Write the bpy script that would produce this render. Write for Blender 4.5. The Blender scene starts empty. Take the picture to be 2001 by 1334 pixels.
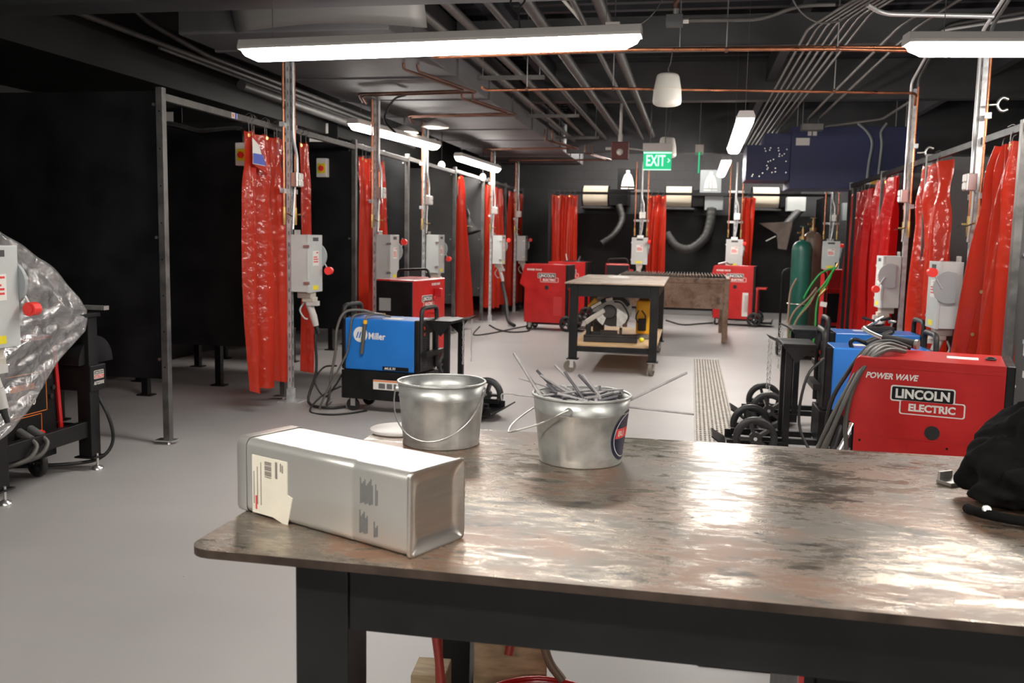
import bpy, math, random
from mathutils import Vector, Matrix
random.seed(7)
PI = math.pi
scene = bpy.context.scene
COL = scene.collection

# ------------------------------------------------------------------ helpers
def R(d): return math.radians(d)
def V(*a): return Vector(a)

class MB:
    """collects shapes into one mesh"""
    def __init__(s): s.v = []; s.f = []; s.sm = []; s.mi = []
    def add(s, verts, faces, smooth=False, mi=0):
        b = len(s.v); s.v += [Vector(v) for v in verts]
        for f in faces:
            s.f.append([i + b for i in f]); s.sm.append(smooth); s.mi.append(mi)
        return s
    def box(s, c, d, M=None, mi=0):
        x, y, z = d[0]/2, d[1]/2, d[2]/2
        vs = [Vector((a*x, b*y, e*z)) for a in (-1, 1) for b in (-1, 1) for e in (-1, 1)]
        if M is not None: vs = [M @ v for v in vs]
        vs = [v + Vector(c) for v in vs]
        return s.add(vs, [(0,1,3,2), (4,6,7,5), (0,4,5,1), (2,3,7,6), (0,2,6,4), (1,5,7,3)], False, mi)
    def bb(s, x0, x1, y0, y1, z0, z1, mi=0):
        return s.box(((x0+x1)/2, (y0+y1)/2, (z0+z1)/2), (x1-x0, y1-y0, z1-z0), None, mi)
    def bar(s, p0, p1, w, h=None, mi=0):
        """box bar from p0 to p1, w across, h deep"""
        p0, p1 = Vector(p0), Vector(p1); d = p1-p0; q = d.to_track_quat('Z', 'Y').to_matrix()
        return s.box((p0+p1)/2, (w, h or w, d.length), q, mi)
    def cyl(s, p0, p1, r0, r1=None, n=16, mi=0, smooth=True, caps=True):
        p0, p1 = Vector(p0), Vector(p1); r1 = r0 if r1 is None else r1
        q = (p1-p0).to_track_quat('Z', 'Y').to_matrix()
        vs = []
        for p, r in ((p0, r0), (p1, r1)):
            for i in range(n):
                a = 2*PI*i/n; vs.append(p + q @ Vector((r*math.cos(a), r*math.sin(a), 0)))
        s.add(vs, [(i, (i+1) % n, n+(i+1) % n, n+i) for i in range(n)], smooth, mi)
        if caps: s.add(vs, [tuple(range(n-1, -1, -1)), tuple(range(n, 2*n))], False, mi)
        return s
    def tube(s, pts, r, n=8, smooth=4, closed=False, mi=0):
        pts = path(pts, smooth, closed)
        m = len(pts); rings = []; prev = None
        for i, p in enumerate(pts):
            a = pts[(i-1) % m] if (closed or i) else p
            b = pts[(i+1) % m] if (closed or i < m-1) else p
            t = (b-a).normalized()
            if prev is None:
                u = t.orthogonal().normalized()
            else:
                u = (prev - t*prev.dot(t))
                u = u.normalized() if u.length > 1e-6 else t.orthogonal().normalized()
            prev = u; w = t.cross(u)
            rr = r(i/(m-1)) if callable(r) else r
            rings.append([p + (u*math.cos(2*PI*k/n) + w*math.sin(2*PI*k/n))*rr for k in range(n)])
        vs = [v for g in rings for v in g]; fs = []
        for i in range(m if closed else m-1):
            j = (i+1) % m
            for k in range(n): fs.append((i*n+k, i*n+(k+1) % n, j*n+(k+1) % n, j*n+k))
        s.add(vs, fs, True, mi)
        if not closed: s.add(vs, [tuple(range(n-1, -1, -1)), tuple(range((m-1)*n, m*n))], False, mi)
        return s
    def lathe(s, prof, c=(0,0,0), n=32, M=None, mi=0, smooth=True, cap0=False, cap1=False):
        vs = []
        for r, z in prof:
            for i in range(n):
                a = 2*PI*i/n; p = Vector((r*math.cos(a), r*math.sin(a), z))
                if M is not None: p = M @ p
                vs.append(p + Vector(c))
        fs = []
        for j in range(len(prof)-1):
            for i in range(n): fs.append((j*n+i, j*n+(i+1) % n, (j+1)*n+(i+1) % n, (j+1)*n+i))
        s.add(vs, fs, smooth, mi)
        if cap0: s.add(vs[:n], [tuple(range(n-1, -1, -1))], False, mi)
        if cap1: s.add(vs[-n:], [tuple(range(n))], False, mi)
        return s
    def prism(s, poly, z0, z1, M=None, mi=0, smooth=False):
        n = len(poly); vs = [Vector((x, y, z0)) for x, y in poly] + [Vector((x, y, z1)) for x, y in poly]
        if M is not None: vs = [M @ v for v in vs]
        s.add(vs, [tuple(range(n-1, -1, -1)), tuple(range(n, 2*n))], False, mi)
        s.add(vs, [(i, (i+1) % n, n+(i+1) % n, n+i) for i in range(n)], smooth, mi)
        return s
    def grid(s, fn, nu, nv, mi=0, smooth=True):
        vs = [fn(i/nu, j/nv) for j in range(nv+1) for i in range(nu+1)]
        fs = [(j*(nu+1)+i, j*(nu+1)+i+1, (j+1)*(nu+1)+i+1, (j+1)*(nu+1)+i) for j in range(nv) for i in range(nu)]
        return s.add(vs, fs, smooth, mi)
    def ball(s, c, r, n=12, mi=0, sc=(1,1,1)):
        prof = [(max(1e-4, math.sin(PI*k/n)), -math.cos(PI*k/n)) for k in range(n+1)]
        M = Matrix.Diagonal((r*sc[0], r*sc[1], r*sc[2]))
        return s.lathe(prof, c, 2*n, M, mi)
    def mesh(s, name, mats):
        me = bpy.data.meshes.new(name)
        me.from_pydata([tuple(v) for v in s.v], [], s.f)
        me.polygons.foreach_set('use_smooth', s.sm)
        for m in (mats if isinstance(mats, (list, tuple)) else [mats]): me.materials.append(m)
        me.polygons.foreach_set('material_index', s.mi)
        me.update(); return me

def path(pts, k=4, closed=False):
    """Catmull-Rom through the points"""
    pts = [Vector(p) for p in pts]
    if k <= 1 or len(pts) < 3: return pts
    out = []; n = len(pts)
    for i in range(n if closed else n-1):
        p1, p2 = pts[i], pts[(i+1) % n]
        p0 = pts[(i-1) % n] if (closed or i) else p1*2-p2
        p3 = pts[(i+2) % n] if (closed or i < n-2) else p2*2-p1
        for j in range(k):
            t = j/k
            out.append(.5*((2*p1) + (p2-p0)*t + (2*p0-5*p1+4*p2-p3)*t*t + (3*p1-p0-3*p2+p3)*t**3))
    if not closed: out.append(pts[-1])
    return out

def fillet(pts, r=.08, k=5):
    """straight runs with rounded bends"""
    pts = [Vector(p) for p in pts]; out = [pts[0]]
    for a, b, c in zip(pts, pts[1:], pts[2:]):
        d0 = min(r, (b-a).length/2); d1 = min(r, (c-b).length/2)
        p, q = b + (a-b).normalized()*d0, b + (c-b).normalized()*d1
        for i in range(k+1):
            t = i/k; out.append(p*(1-t)**2 + b*2*t*(1-t) + q*t*t)
    out.append(pts[-1]); return out

def rrect(w, h, r, n=4, cx=0, cy=0):
    out = []
    for sx, sy, a0 in ((1,1,0), (-1,1,90), (-1,-1,180), (1,-1,270)):
        for i in range(n+1):
            a = R(a0 + 90*i/n)
            out.append((cx + sx*(w/2-r) + r*math.cos(a), cy + sy*(h/2-r) + r*math.sin(a)))
    return out

def link(name, me, parent=None, bevel=0, solid=0, sub=0):
    o = bpy.data.objects.new(name, me); COL.objects.link(o)
    if parent is not None: o.parent = parent
    if solid:
        m = o.modifiers.new('solid', 'SOLIDIFY'); m.thickness = solid; m.offset = 0
    if bevel:
        m = o.modifiers.new('bevel', 'BEVEL'); m.width = bevel; m.segments = 2; m.limit_method = 'ANGLE'; m.angle_limit = R(40)
        m.harden_normals = False
    if sub:
        m = o.modifiers.new('sub', 'SUBSURF'); m.levels = sub; m.render_levels = sub
    return o
def tag(o, label, cat, group=None):
    o['label'] = label; o['category'] = cat
    if group: o['group'] = group
    return o
def thing(name, label, cat, loc=(0,0,0), rz=0, group=None):
    o = bpy.data.objects.new(name, None); COL.objects.link(o)
    o.location = loc; o.rotation_euler = (0, 0, R(rz)); o.empty_display_size = .1
    return tag(o, label, cat, group)
def part(name, mb, mats, parent, **k):
    lab = k.pop('label', None)
    o = link(name, mb.mesh(name, mats), parent, **k)
    if lab: o['label'] = lab
    return o
def solo(name, mb, mats, label, cat, group=None, **k):
    o = link(name, mb.mesh(name, mats), None, **k)
    return tag(o, label, cat, group)
def struct(name, mb, mats, parent=None):
    o = link(name, mb.mesh(name, mats), parent)
    if parent is None: o['kind'] = 'structure'
    return o
def copy_tree(o, parent=None):
    c = o.copy(); COL.objects.link(c)
    if parent is not None: c.parent = parent
    for ch in [q for q in scene.objects if q.parent is o]: copy_tree(ch, c)
    return c
def dup(root, loc, rz, label, group=None):
    c = copy_tree(root); c.location = loc; c.rotation_euler = (0, 0, R(rz)); c['label'] = label
    if group: c['group'] = group
    return c

def text_mesh(s, width, M, mat, bold=.0, shear=0, extrude=.0006, name='lettering', height=None, space=1):
    cu = bpy.data.curves.new(name, 'FONT'); cu.body = s; cu.size = 1; cu.offset = bold; cu.shear = shear
    cu.extrude = 0; cu.align_x = 'CENTER'; cu.align_y = 'CENTER'; cu.resolution_u = 3; cu.space_character = space
    ob = bpy.data.objects.new(name, cu); COL.objects.link(ob)
    bpy.context.view_layer.update()
    me = bpy.data.meshes.new_from_object(ob.evaluated_get(bpy.context.evaluated_depsgraph_get()))
    bpy.data.objects.remove(ob); bpy.data.curves.remove(cu)
    xs = [v.co.x for v in me.vertices]; ys = [v.co.y for v in me.vertices]
    w, h = max(xs)-min(xs), max(ys)-min(ys); cx, cy = (max(xs)+min(xs))/2, (max(ys)+min(ys))/2
    k = width/w; ky = (height/h) if height else k
    for v in me.vertices:
        v.co = M @ Vector(((v.co.x-cx)*k, (v.co.y-cy)*ky, extrude))
    me.materials.clear(); me.materials.append(mat); me.name = name
    return me
def lettering(s, width, M, mat, parent, name='lettering', **k):
    return link(name, text_mesh(s, width, M, mat, name=name, **k), parent)
def face(loc, d):
    """matrix whose XY plane is an upright face looking towards d (local -y, +x ...) at loc"""
    d = Vector(d).normalized(); up = Vector((0,0,1)) if abs(d.z) < .9 else Vector((0,1,0))
    x = up.cross(d).normalized(); y = d.cross(x)
    return Matrix.Translation(loc) @ Matrix((x, y, d)).transposed().to_4x4()

# ------------------------------------------------------------------ materials
MATS = {}
def mat(name, col, rough=.5, metal=0, var=0, vs=8, rvar=0, bump=0, bs=40, coat=0, stretch=None, spec=None, emit=0, col2=None):
    m = bpy.data.materials.new(name); m.use_nodes = True; nt = m.node_tree; N = nt.nodes; L = nt.links
    b = N['Principled BSDF']
    c = (*col, 1)
    b.inputs['Base Color'].default_value = c; b.inputs['Roughness'].default_value = rough; b.inputs['Metallic'].default_value = metal
    if coat: b.inputs['Coat Weight'].default_value = coat; b.inputs['Coat Roughness'].default_value = .12
    if spec is not None: b.inputs['Specular IOR Level'].default_value = spec
    if emit: b.inputs['Emission Color'].default_value = c; b.inputs['Emission Strength'].default_value = emit
    if var or rvar or bump:
        tc = N.new('ShaderNodeTexCoord'); mp = N.new('ShaderNodeMapping'); L.new(tc.outputs['Object'], mp.inputs['Vector'])
        if stretch: mp.inputs['Scale'].default_value = stretch
        nz = N.new('ShaderNodeTexNoise'); nz.inputs['Scale'].default_value = vs; nz.inputs['Detail'].default_value = 5
        L.new(mp.outputs[0], nz.inputs['Vector'])
        if var:
            rp = N.new('ShaderNodeValToRGB'); rp.color_ramp.elements[0].position = .32; rp.color_ramp.elements[1].position = .68
            c2 = col2 or tuple(min(1, x*(1+var)+var*.02) for x in col); c1 = tuple(x*(1-var) for x in col) if not col2 else col
            rp.color_ramp.elements[0].color = (*c1, 1); rp.color_ramp.elements[1].color = (*c2, 1)
            L.new(nz.outputs['Fac'], rp.inputs[0]); L.new(rp.outputs[0], b.inputs['Base Color'])
        if rvar:
            mr = N.new('ShaderNodeMapRange'); mr.inputs[1].default_value = .3; mr.inputs[2].default_value = .7
            mr.inputs[3].default_value = max(.02, rough-rvar); mr.inputs[4].default_value = min(1, rough+rvar)
            L.new(nz.outputs['Fac'], mr.inputs[0]); L.new(mr.outputs[0], b.inputs['Roughness'])
        if bump:
            n2 = N.new('ShaderNodeTexNoise'); n2.inputs['Scale'].default_value = bs; n2.inputs['Detail'].default_value = 3
            L.new(mp.outputs[0], n2.inputs['Vector'])
            bp = N.new('ShaderNodeBump'); bp.inputs['Strength'].default_value = bump; bp.inputs['Distance'].default_value = .01
            L.new(n2.outputs['Fac'], bp.inputs['Height']); L.new(bp.outputs[0], b.inputs['Normal'])
    MATS[name] = m; return m

black = mat('black_paint', (.0065, .0065, .007), .4, var=.2, vs=6, rvar=.06, spec=.28)
blackm = mat('matte_black', (.005, .005, .0055), .6, spec=.25)
panelm = mat('partition_black', (.0075, .0077, .0085), .5, spec=.25, var=.25, vs=3, rvar=.08)
panel_lit = mat('partition_lit', (.06, .059, .06), .5, var=.1, vs=3, rvar=.05)  # lighter copy of the black panel; lamplight on it is put into the colour
steeld = mat('dark_steel_frame', (.16, .155, .15), .42, .7, var=.25, vs=10, rvar=.1)
galv = mat('galvanised_strut', (.6, .61, .62), .42, .5, var=.2, vs=25, rvar=.1)
zinc = mat('zinc', (.78, .78, .76), .28, .9)
copper = mat('copper', (.5, .2, .105), .34, .9, var=.25, vs=12, rvar=.1)
coppold = mat('dull_copper', (.17, .085, .06), .45, .75, var=.3, vs=9, rvar=.1)
brassd = mat('valve_brass', (.3, .21, .1), .4, .8)
brass = mat('brass', (.75, .52, .2), .3, .9)
conduit = mat('conduit_grey', (.13, .125, .12), .45, .4, var=.15, vs=8)
conduitd = mat('conduit_dark', (.06, .058, .056), .5, .2, var=.2, vs=8)
conduitl = mat('conduit_bright', (.62, .62, .62), .35, .6)
red = mat('welder_red', (.52, .012, .012), .34, var=.12, vs=5, rvar=.05, coat=.25)
redknob = mat('knob_red', (.85, .04, .03), .35)
blue = mat('welder_blue', (.016, .17, .56), .36, var=.08, vs=4, coat=.2)
navy = mat('navy_cabinet', (.022, .03, .11), .5, var=.1, vs=3, rvar=.05)
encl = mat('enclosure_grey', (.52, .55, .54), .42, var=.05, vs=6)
encld = mat('enclosure_dark_grey', (.33, .36, .37), .4)  # darker grey for guards, boxes and cabinet conduits
white = mat('white_label', (.78, .76, .72), .5)
whitep = mat('white_plastic', (.72, .7, .64), .4)
cream = mat('cream_filter', (.78, .71, .57), .75)
yellow = mat('yellow_label', (.85, .72, .03), .45)
yelp = mat('tool_yellow', (.8, .42, .01), .4)
labred = mat('label_red', (.7, .06, .06), .5)
labdark = mat('label_dark', (.05, .05, .055), .5)
labblue = mat('label_blue', (.08, .12, .5), .5)
orange = mat('label_orange', (.75, .2, .03), .5)
rubber = mat('black_rubber', (.012, .012, .012), .55)
cablem = mat('grey_cable', (.1, .095, .085), .42)
wheelm = mat('wheel_black', (.02, .02, .021), .4)
ply = mat('plywood', (.62, .42, .22), .6, var=.2, vs=6, stretch=(1, 6, 6))
wood = mat('pallet_wood', (.45, .34, .2), .65, var=.25, vs=6, stretch=(1, 8, 8))
hosered = mat('hose_red', (.4, .045, .03), .5)
hosebrown = mat('hose_brown', (.22, .14, .09), .5)
hosegreen = mat('hose_green', (.02, .33, .06), .4)
cylgreen = mat('cylinder_green', (.012, .1, .075), .38, var=.15, vs=6)
cylbrown = mat('cylinder_brown', (.16, .115, .085), .4, var=.2, vs=6)
alarmred = mat('alarm_maroon', (.09, .012, .012), .45)
greyduct = mat('duct_grey', (.085, .083, .087), .62, 0, var=.15, vs=2.5, bump=.05, bs=2)
beamm = mat('beam_dark', (.052, .053, .056), .55, var=.2, vs=2)
deckm = mat('deck_dark', (.03, .031, .036), .6, var=.3, vs=2)
soffm = mat('soffit_dark', (.007, .007, .007), .6, spec=.25, var=.2, vs=2)
guard = mat('saw_guard_grey', (.28, .27, .25), .45, .3, var=.2, vs=14)
alum = mat('aluminium', (.62, .61, .58), .32, .85, var=.15, vs=20)
stub = mat('rod_grey', (.42, .4, .4), .5, .2, var=.2, vs=30)
stubd = mat('rod_dark', (.13, .125, .14), .5, .4, var=.2, vs=30)
cloth = mat('black_cloth', (.0055, .005, .005), .95, bump=.3, bs=260, spec=.15)
towel = mat('stain_brown', (.16, .09, .06), .7)
chainm = mat('chain_steel', (.7, .7, .68), .3, .9)
lampgrey = mat('lamp_housing', (.55, .52, .5), .5)

def emitm(name, col, s):
    m = bpy.data.materials.new(name); m.use_nodes = True; N = m.node_tree.nodes; N.clear()
    e = N.new('ShaderNodeEmission'); e.inputs[0].default_value = (*col, 1); e.inputs[1].default_value = s
    o = N.new('ShaderNodeOutputMaterial'); m.node_tree.links.new(e.outputs[0], o.inputs[0]); return m
LAMP = 74.0
lampm = emitm('fluorescent_diffuser', (1, .945, .88), LAMP)
bulbm = emitm('bulb_glow', (1, .9, .75), 8)
exitm = emitm('exit_green', (.05, .75, .32), .9)
exitw = emitm('exit_letter', (.6, 1, .78), 1.6)

def steel_top(name, c_a, c_b, c_dark, rlo, rhi, metal, bk=1.2):
    """worn steel plate: patches of rust and bare metal, scratches in the gloss"""
    m = bpy.data.materials.new(name); m.use_nodes = True; nt = m.node_tree; N = nt.nodes; L = nt.links; b = N['Principled BSDF']
    tc = N.new('ShaderNodeTexCoord')
    def noise(sc, det=6, st=(1,1,1), rough=.6, loc=(0,0,0)):
        mp = N.new('ShaderNodeMapping'); mp.inputs['Scale'].default_value = st; mp.inputs['Location'].default_value = loc
        L.new(tc.outputs['Object'], mp.inputs['Vector'])
        n = N.new('ShaderNodeTexNoise'); n.inputs['Scale'].default_value = sc; n.inputs['Detail'].default_value = det; n.inputs['Roughness'].default_value = rough
        n.inputs['Distortion'].default_value = .4
        L.new(mp.outputs[0], n.inputs['Vector']); return n.outputs['Fac']
    def ramp(fac, a, bb, pa=.4, pb=.6):
        r = N.new('ShaderNodeValToRGB'); r.color_ramp.elements[0].position = pa; r.color_ramp.elements[1].position = pb
        r.color_ramp.elements[0].color = (*a, 1); r.color_ramp.elements[1].color = (*bb, 1); L.new(fac, r.inputs[0]); return r.outputs[0]
    def mix(f, a, bb):
        x = N.new('ShaderNodeMix'); x.data_type = 'RGBA'; L.new(f, x.inputs[0]); L.new(a, x.inputs[6]); L.new(bb, x.inputs[7]); return x.outputs[2]
    def rng_(fac, lo, hi, a, bb):
        r = N.new('ShaderNodeMapRange'); L.new(fac, r.inputs[0]); r.inputs[1].default_value = lo; r.inputs[2].default_value = hi
        r.inputs[3].default_value = a; r.inputs[4].default_value = bb; return r.outputs[0]
    big = noise(2.4, 4, (1, 1.2, 1), .5)
    fine = noise(12, 10, (.75, 2.1, 1), .74, (7,2,0))
    sm = N.new('ShaderNodeMath'); sm.operation = 'ADD'; h = N.new('ShaderNodeMath'); h.operation = 'MULTIPLY'; h.inputs[1].default_value = .55
    L.new(big, h.inputs[0]); L.new(fine, sm.inputs[0]); L.new(h.outputs[0], sm.inputs[1])
    mask = rng_(sm.outputs[0], .66, .82, 0, 1)                       # 0 bare steel, 1 scale and rust
    scale_ = ramp(noise(3.6, 6, (1,1,1), .6, (2,5,0)), c_a, c_b, .42, .58)
    k = ramp(noise(9, 9, (.8, 2.0, 1), .7, (3,1,0)), (0,0,0), (1,1,1), .555, .66)
    dk = N.new('ShaderNodeRGB'); dk.outputs[0].default_value = (*c_dark, 1)
    bare = N.new('ShaderNodeRGB'); bare.outputs[0].default_value = (*[min(1, x*bk) for x in c_b], 1)
    colr = mix(k, mix(mask, bare.outputs[0], scale_), dk.outputs[0])
    L.new(colr, b.inputs['Base Color'])
    L.new(rng_(mask, 0, 1, rlo, rhi), b.inputs['Roughness'])
    L.new(rng_(mask, 0, 1, metal, metal*.25), b.inputs['Metallic'])
    bp = N.new('ShaderNodeBump'); bp.inputs['Strength'].default_value = .16; bp.inputs['Distance'].default_value = .004
    L.new(noise(30, 8, (.5, 2.2, 1), .7), bp.inputs['Height']); L.new(bp.outputs[0], b.inputs['Normal'])
    return m
tabletop = steel_top('worn_steel_top', (.22, .125, .08), (.15, .13, .105), (.05, .045, .04), .17, .38, .85, 2.6)
carttop = steel_top('worn_cart_top', (.3, .21, .15), (.36, .29, .22), (.12, .1, .08), .25, .55, .5)
rustm = steel_top('rusty_brown_steel', (.2, .11, .07), (.26, .17, .12), (.1, .06, .045), .45, .7, .2)
edgem = mat('plate_edge', (.05, .034, .025), .5, .5, var=.4, vs=14)

def floor_mat():
    m = bpy.data.materials.new('grey_painted_floor'); m.use_nodes = True; nt = m.node_tree; N = nt.nodes; L = nt.links; b = N['Principled BSDF']
    tc = N.new('ShaderNodeTexCoord')
    n = N.new('ShaderNodeTexNoise'); n.inputs['Scale'].default_value = .9; n.inputs['Detail'].default_value = 6; L.new(tc.outputs['Object'], n.inputs['Vector'])
    r = N.new('ShaderNodeValToRGB'); r.color_ramp.elements[0].position = .3; r.color_ramp.elements[1].position = .7
    r.color_ramp.elements[0].color = (.35, .337, .331, 1); r.color_ramp.elements[1].color = (.41, .397, .39, 1)
    L.new(n.outputs['Fac'], r.inputs[0])
    s = N.new('ShaderNodeTexVoronoi'); s.inputs['Scale'].default_value = 7; L.new(tc.outputs['Object'], s.inputs['Vector'])
    k = N.new('ShaderNodeMapRange'); k.inputs[1].default_value = .018; k.inputs[2].default_value = .03; L.new(s.outputs['Distance'], k.inputs[0])
    x = N.new('ShaderNodeMix'); x.data_type = 'RGBA'; x.inputs[6].default_value = (.1, .09, .085, 1); L.new(k.outputs[0], x.inputs[0]); L.new(r.outputs[0], x.inputs[7])
    L.new(x.outputs[2], b.inputs['Base Color'])
    b.inputs['Roughness'].default_value = .42; b.inputs['Specular IOR Level'].default_value = .4
    return m
floorm = floor_mat()

def block_mat():
    m = bpy.data.materials.new('painted_block_wall'); m.use_nodes = True; nt = m.node_tree; N = nt.nodes; L = nt.links; b = N['Principled BSDF']
    tc = N.new('ShaderNodeTexCoord'); mp = N.new('ShaderNodeMapping'); mp.inputs['Rotation'].default_value = (R(90), 0, 0); L.new(tc.outputs['Object'], mp.inputs['Vector'])
    br = N.new('ShaderNodeTexBrick'); br.inputs['Scale'].default_value = 1; br.inputs['Brick Width'].default_value = .4; br.inputs['Row Height'].default_value = .2
    br.inputs['Mortar Size'].default_value = .006; br.inputs['Color1'].default_value = (.058, .058, .061, 1); br.inputs['Color2'].default_value = (.066, .066, .069, 1); br.inputs['Mortar'].default_value = (.05, .05, .052, 1)
    L.new(mp.outputs[0], br.inputs['Vector']); L.new(br.outputs['Color'], b.inputs['Base Color']); b.inputs['Roughness'].default_value = .6
    bp = N.new('ShaderNodeBump'); bp.inputs['Strength'].default_value = .4; bp.inputs['Distance'].default_value = .01; bp.invert = True
    L.new(br.outputs['Fac'], bp.inputs['Height']); L.new(bp.outputs[0], b.inputs['Normal'])
    return m
blockm = block_mat()

def curtain_mat(name, col, tr):
    m = bpy.data.materials.new(name); m.use_nodes = True; nt = m.node_tree; N = nt.nodes; L = nt.links; b = N['Principled BSDF']
    b.inputs['Base Color'].default_value = (*col, 1); b.inputs['Roughness'].default_value = .3; b.inputs['Specular IOR Level'].default_value = .3; b.inputs['Coat Weight'].default_value = .6; b.inputs['Coat Roughness'].default_value = .04
    tc = N.new('ShaderNodeTexCoord'); n = N.new('ShaderNodeTexNoise'); n.inputs['Scale'].default_value = 13; n.inputs['Detail'].default_value = 2; L.new(tc.outputs['Object'], n.inputs['Vector'])
    bp = N.new('ShaderNodeBump'); bp.inputs['Strength'].default_value = .33; bp.inputs['Distance'].default_value = .03; L.new(n.outputs['Fac'], bp.inputs['Height']); L.new(bp.outputs[0], b.inputs['Normal'])
    L.new(bp.outputs[0], b.inputs['Coat Normal'])
    t = N.new('ShaderNodeBsdfTranslucent'); t.inputs[0].default_value = (col[0]*1.3, col[1], col[2], 1)
    g = N.new('ShaderNodeBsdfTransparent'); g.inputs[0].default_value = (.9, .03, .02, 1)
    x = N.new('ShaderNodeMixShader'); x.inputs[0].default_value = tr; L.new(b.outputs[0], x.inputs[1]); L.new(t.outputs[0], x.inputs[2])
    y = N.new('ShaderNodeMixShader'); y.inputs[0].default_value = .12; L.new(x.outputs[0], y.inputs[1]); L.new(g.outputs[0], y.inputs[2])
    L.new(y.outputs[0], N['Material Output'].inputs[0]); return m
curtm = curtain_mat('red_vinyl', (.62, .042, .018), .3)
curtmd = curtain_mat('deep_red_vinyl', (.5, .01, .01), .3)
def film_mat():
    m = bpy.data.materials.new('clear_plastic_film'); m.use_nodes = True; nt = m.node_tree; N = nt.nodes; L = nt.links; N.remove(N['Principled BSDF'])
    tc = N.new('ShaderNodeTexCoord'); n = N.new('ShaderNodeTexNoise'); n.inputs['Scale'].default_value = 11; n.inputs['Detail'].default_value = 6; n.inputs['Distortion'].default_value = 1.2; L.new(tc.outputs['Object'], n.inputs['Vector'])
    bp = N.new('ShaderNodeBump'); bp.inputs['Strength'].default_value = .8; bp.inputs['Distance'].default_value = .03; L.new(n.outputs['Fac'], bp.inputs['Height'])
    g = N.new('ShaderNodeBsdfGlossy'); g.inputs['Roughness'].default_value = .16; g.inputs[0].default_value = (.95, .95, .95, 1); L.new(bp.outputs[0], g.inputs['Normal'])
    d = N.new('ShaderNodeBsdfDiffuse'); d.inputs[0].default_value = (.75, .74, .74, 1)
    t = N.new('ShaderNodeBsdfTransparent'); t.inputs[0].default_value = (.86, .86, .86, 1)
    a = N.new('ShaderNodeMixShader'); a.inputs[0].default_value = .45; L.new(g.outputs[0], a.inputs[1]); L.new(d.outputs[0], a.inputs[2])
    mr = N.new('ShaderNodeMapRange'); mr.inputs[1].default_value = .35; mr.inputs[2].default_value = .7; mr.inputs[3].default_value = .26; mr.inputs[4].default_value = .55; L.new(n.outputs['Fac'], mr.inputs[0])
    x = N.new('ShaderNodeMixShader'); L.new(mr.outputs[0], x.inputs[0]); L.new(t.outputs[0], x.inputs[1]); L.new(a.outputs[0], x.inputs[2])
    L.new(x.outputs[0], N['Material Output'].inputs[0]); return m
filmm = film_mat()
tinm = mat('tin_plate', (.72, .71, .67), .3, .7, rvar=.05, vs=3, bump=.22, bs=6)
tinend = mat('brushed_tin_end', (.6, .56, .51), .3, .9, var=.05, vs=9, stretch=(1, 1, 12))
galvb = mat('galvanised_bucket', (.47, .48, .465), .38, .6, var=.22, vs=14, rvar=.1, bump=.06, bs=30)
paper = mat('label_paper', (.72, .68, .57), .6, var=.06, vs=12)
inkg = mat('grey_ink', (.13, .13, .13), .6)
sticker = mat('sticker_navy', (.015, .02, .05), .45)
stickred = mat('sticker_red', (.75, .06, .06), .45)
emblemw = mat('emblem_white', (.8, .78, .72), .5)  # plain white paint of the bell emblems

# ------------------------------------------------------------------ camera and view
cam = bpy.data.cameras.new('camera'); camo = bpy.data.objects.new('camera', cam); COL.objects.link(camo)
def camera_matrix(yaw, pitch, roll, h):
    y, p, r = R(yaw), R(pitch), R(roll)
    f = Vector((-math.sin(y)*math.cos(p), math.cos(y)*math.cos(p), -math.sin(p))); rt = Vector((math.cos(y), math.sin(y), 0)); up = rt.cross(f)
    rr = rt*math.cos(r) + up*math.sin(r); uu = -rt*math.sin(r) + up*math.cos(r)
    return Matrix.Translation((0, 0, h)) @ Matrix((rr, uu, -f)).transposed().to_4x4()
camo.matrix_world = camera_matrix(10.82, 6.46, 1.125, 1.5)
cam.sensor_width = 36; cam.lens = 36*1800/2001; cam.clip_start = .05; cam.clip_end = 100
cam.dof.use_dof = True; cam.dof.focus_distance = 3.4; cam.dof.aperture_fstop = 5
scene.camera = camo
vs_ = scene.view_settings; vs_.view_transform = 'Standard'; vs_.look = 'None'; vs_.gamma = 1; vs_.exposure = 0; vs_.use_curve_mapping = False
w = bpy.data.worlds.new('world'); scene.world = w; w.use_nodes = True; w.node_tree.nodes['Background'].inputs[1].default_value = 0.0
# ------------------------------------------------------------------ the room
X0, X1, Y0, Y1, ZC = -6.3, 5.2, -4.5, 20.6, 3.85
struct('floor', MB().bb(X0-.2, X1+.2, Y0-.2, Y1+.2, -.12, 0), floorm)
struct('wall_back', MB().bb(X0-.2, X1+.2, Y1, Y1+.2, 0, ZC), blockm)
struct('wall_front', MB().bb(X0-.2, X1+.2, Y0-.2, Y0, 0, ZC), mat('front_wall_grey', (.32, .31, .3), .7))
struct('wall_left', MB().bb(X0-.2, X0, Y0, Y1, 0, ZC), soffm)
struct('wall_right', MB().bb(X1, X1+.2, Y0, Y1, 0, ZC), beamm)
mb = MB().bb(X0-.2, X1+.2, Y0-.2, Y1+.2, ZC, ZC+.15)
y = Y0+.3
while y < Y1:                                   # corrugations of the deck
    mb.bb(X0, X1, y, y+.09, ZC-.06, ZC); y += .3
struct('ceiling', mb, deckm)
struct('trim_1', MB().bb(X0, -4.75, -2, Y1, 2.8, ZC-.06), soffm)      # dropped soffit over the left booths
def beam(name, y0, y1, z0, z1, x0=X0, x1=X1):
    struct(name, MB().bb(x0, x1, y0, y1, z0, z1-.06), beamm)
beam('trim_2', 5.55, 5.85, 2.96, ZC, -4.75)
beam('trim_3', 8.5, 8.75, 3.2, 3.46+.06, -2.2, X1)
beam('trim_4', 12.4, 12.6, 3.3, ZC, -2.2)
beam('trim_5', 16.2, 16.4, 2.98, ZC, -2.2)
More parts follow.
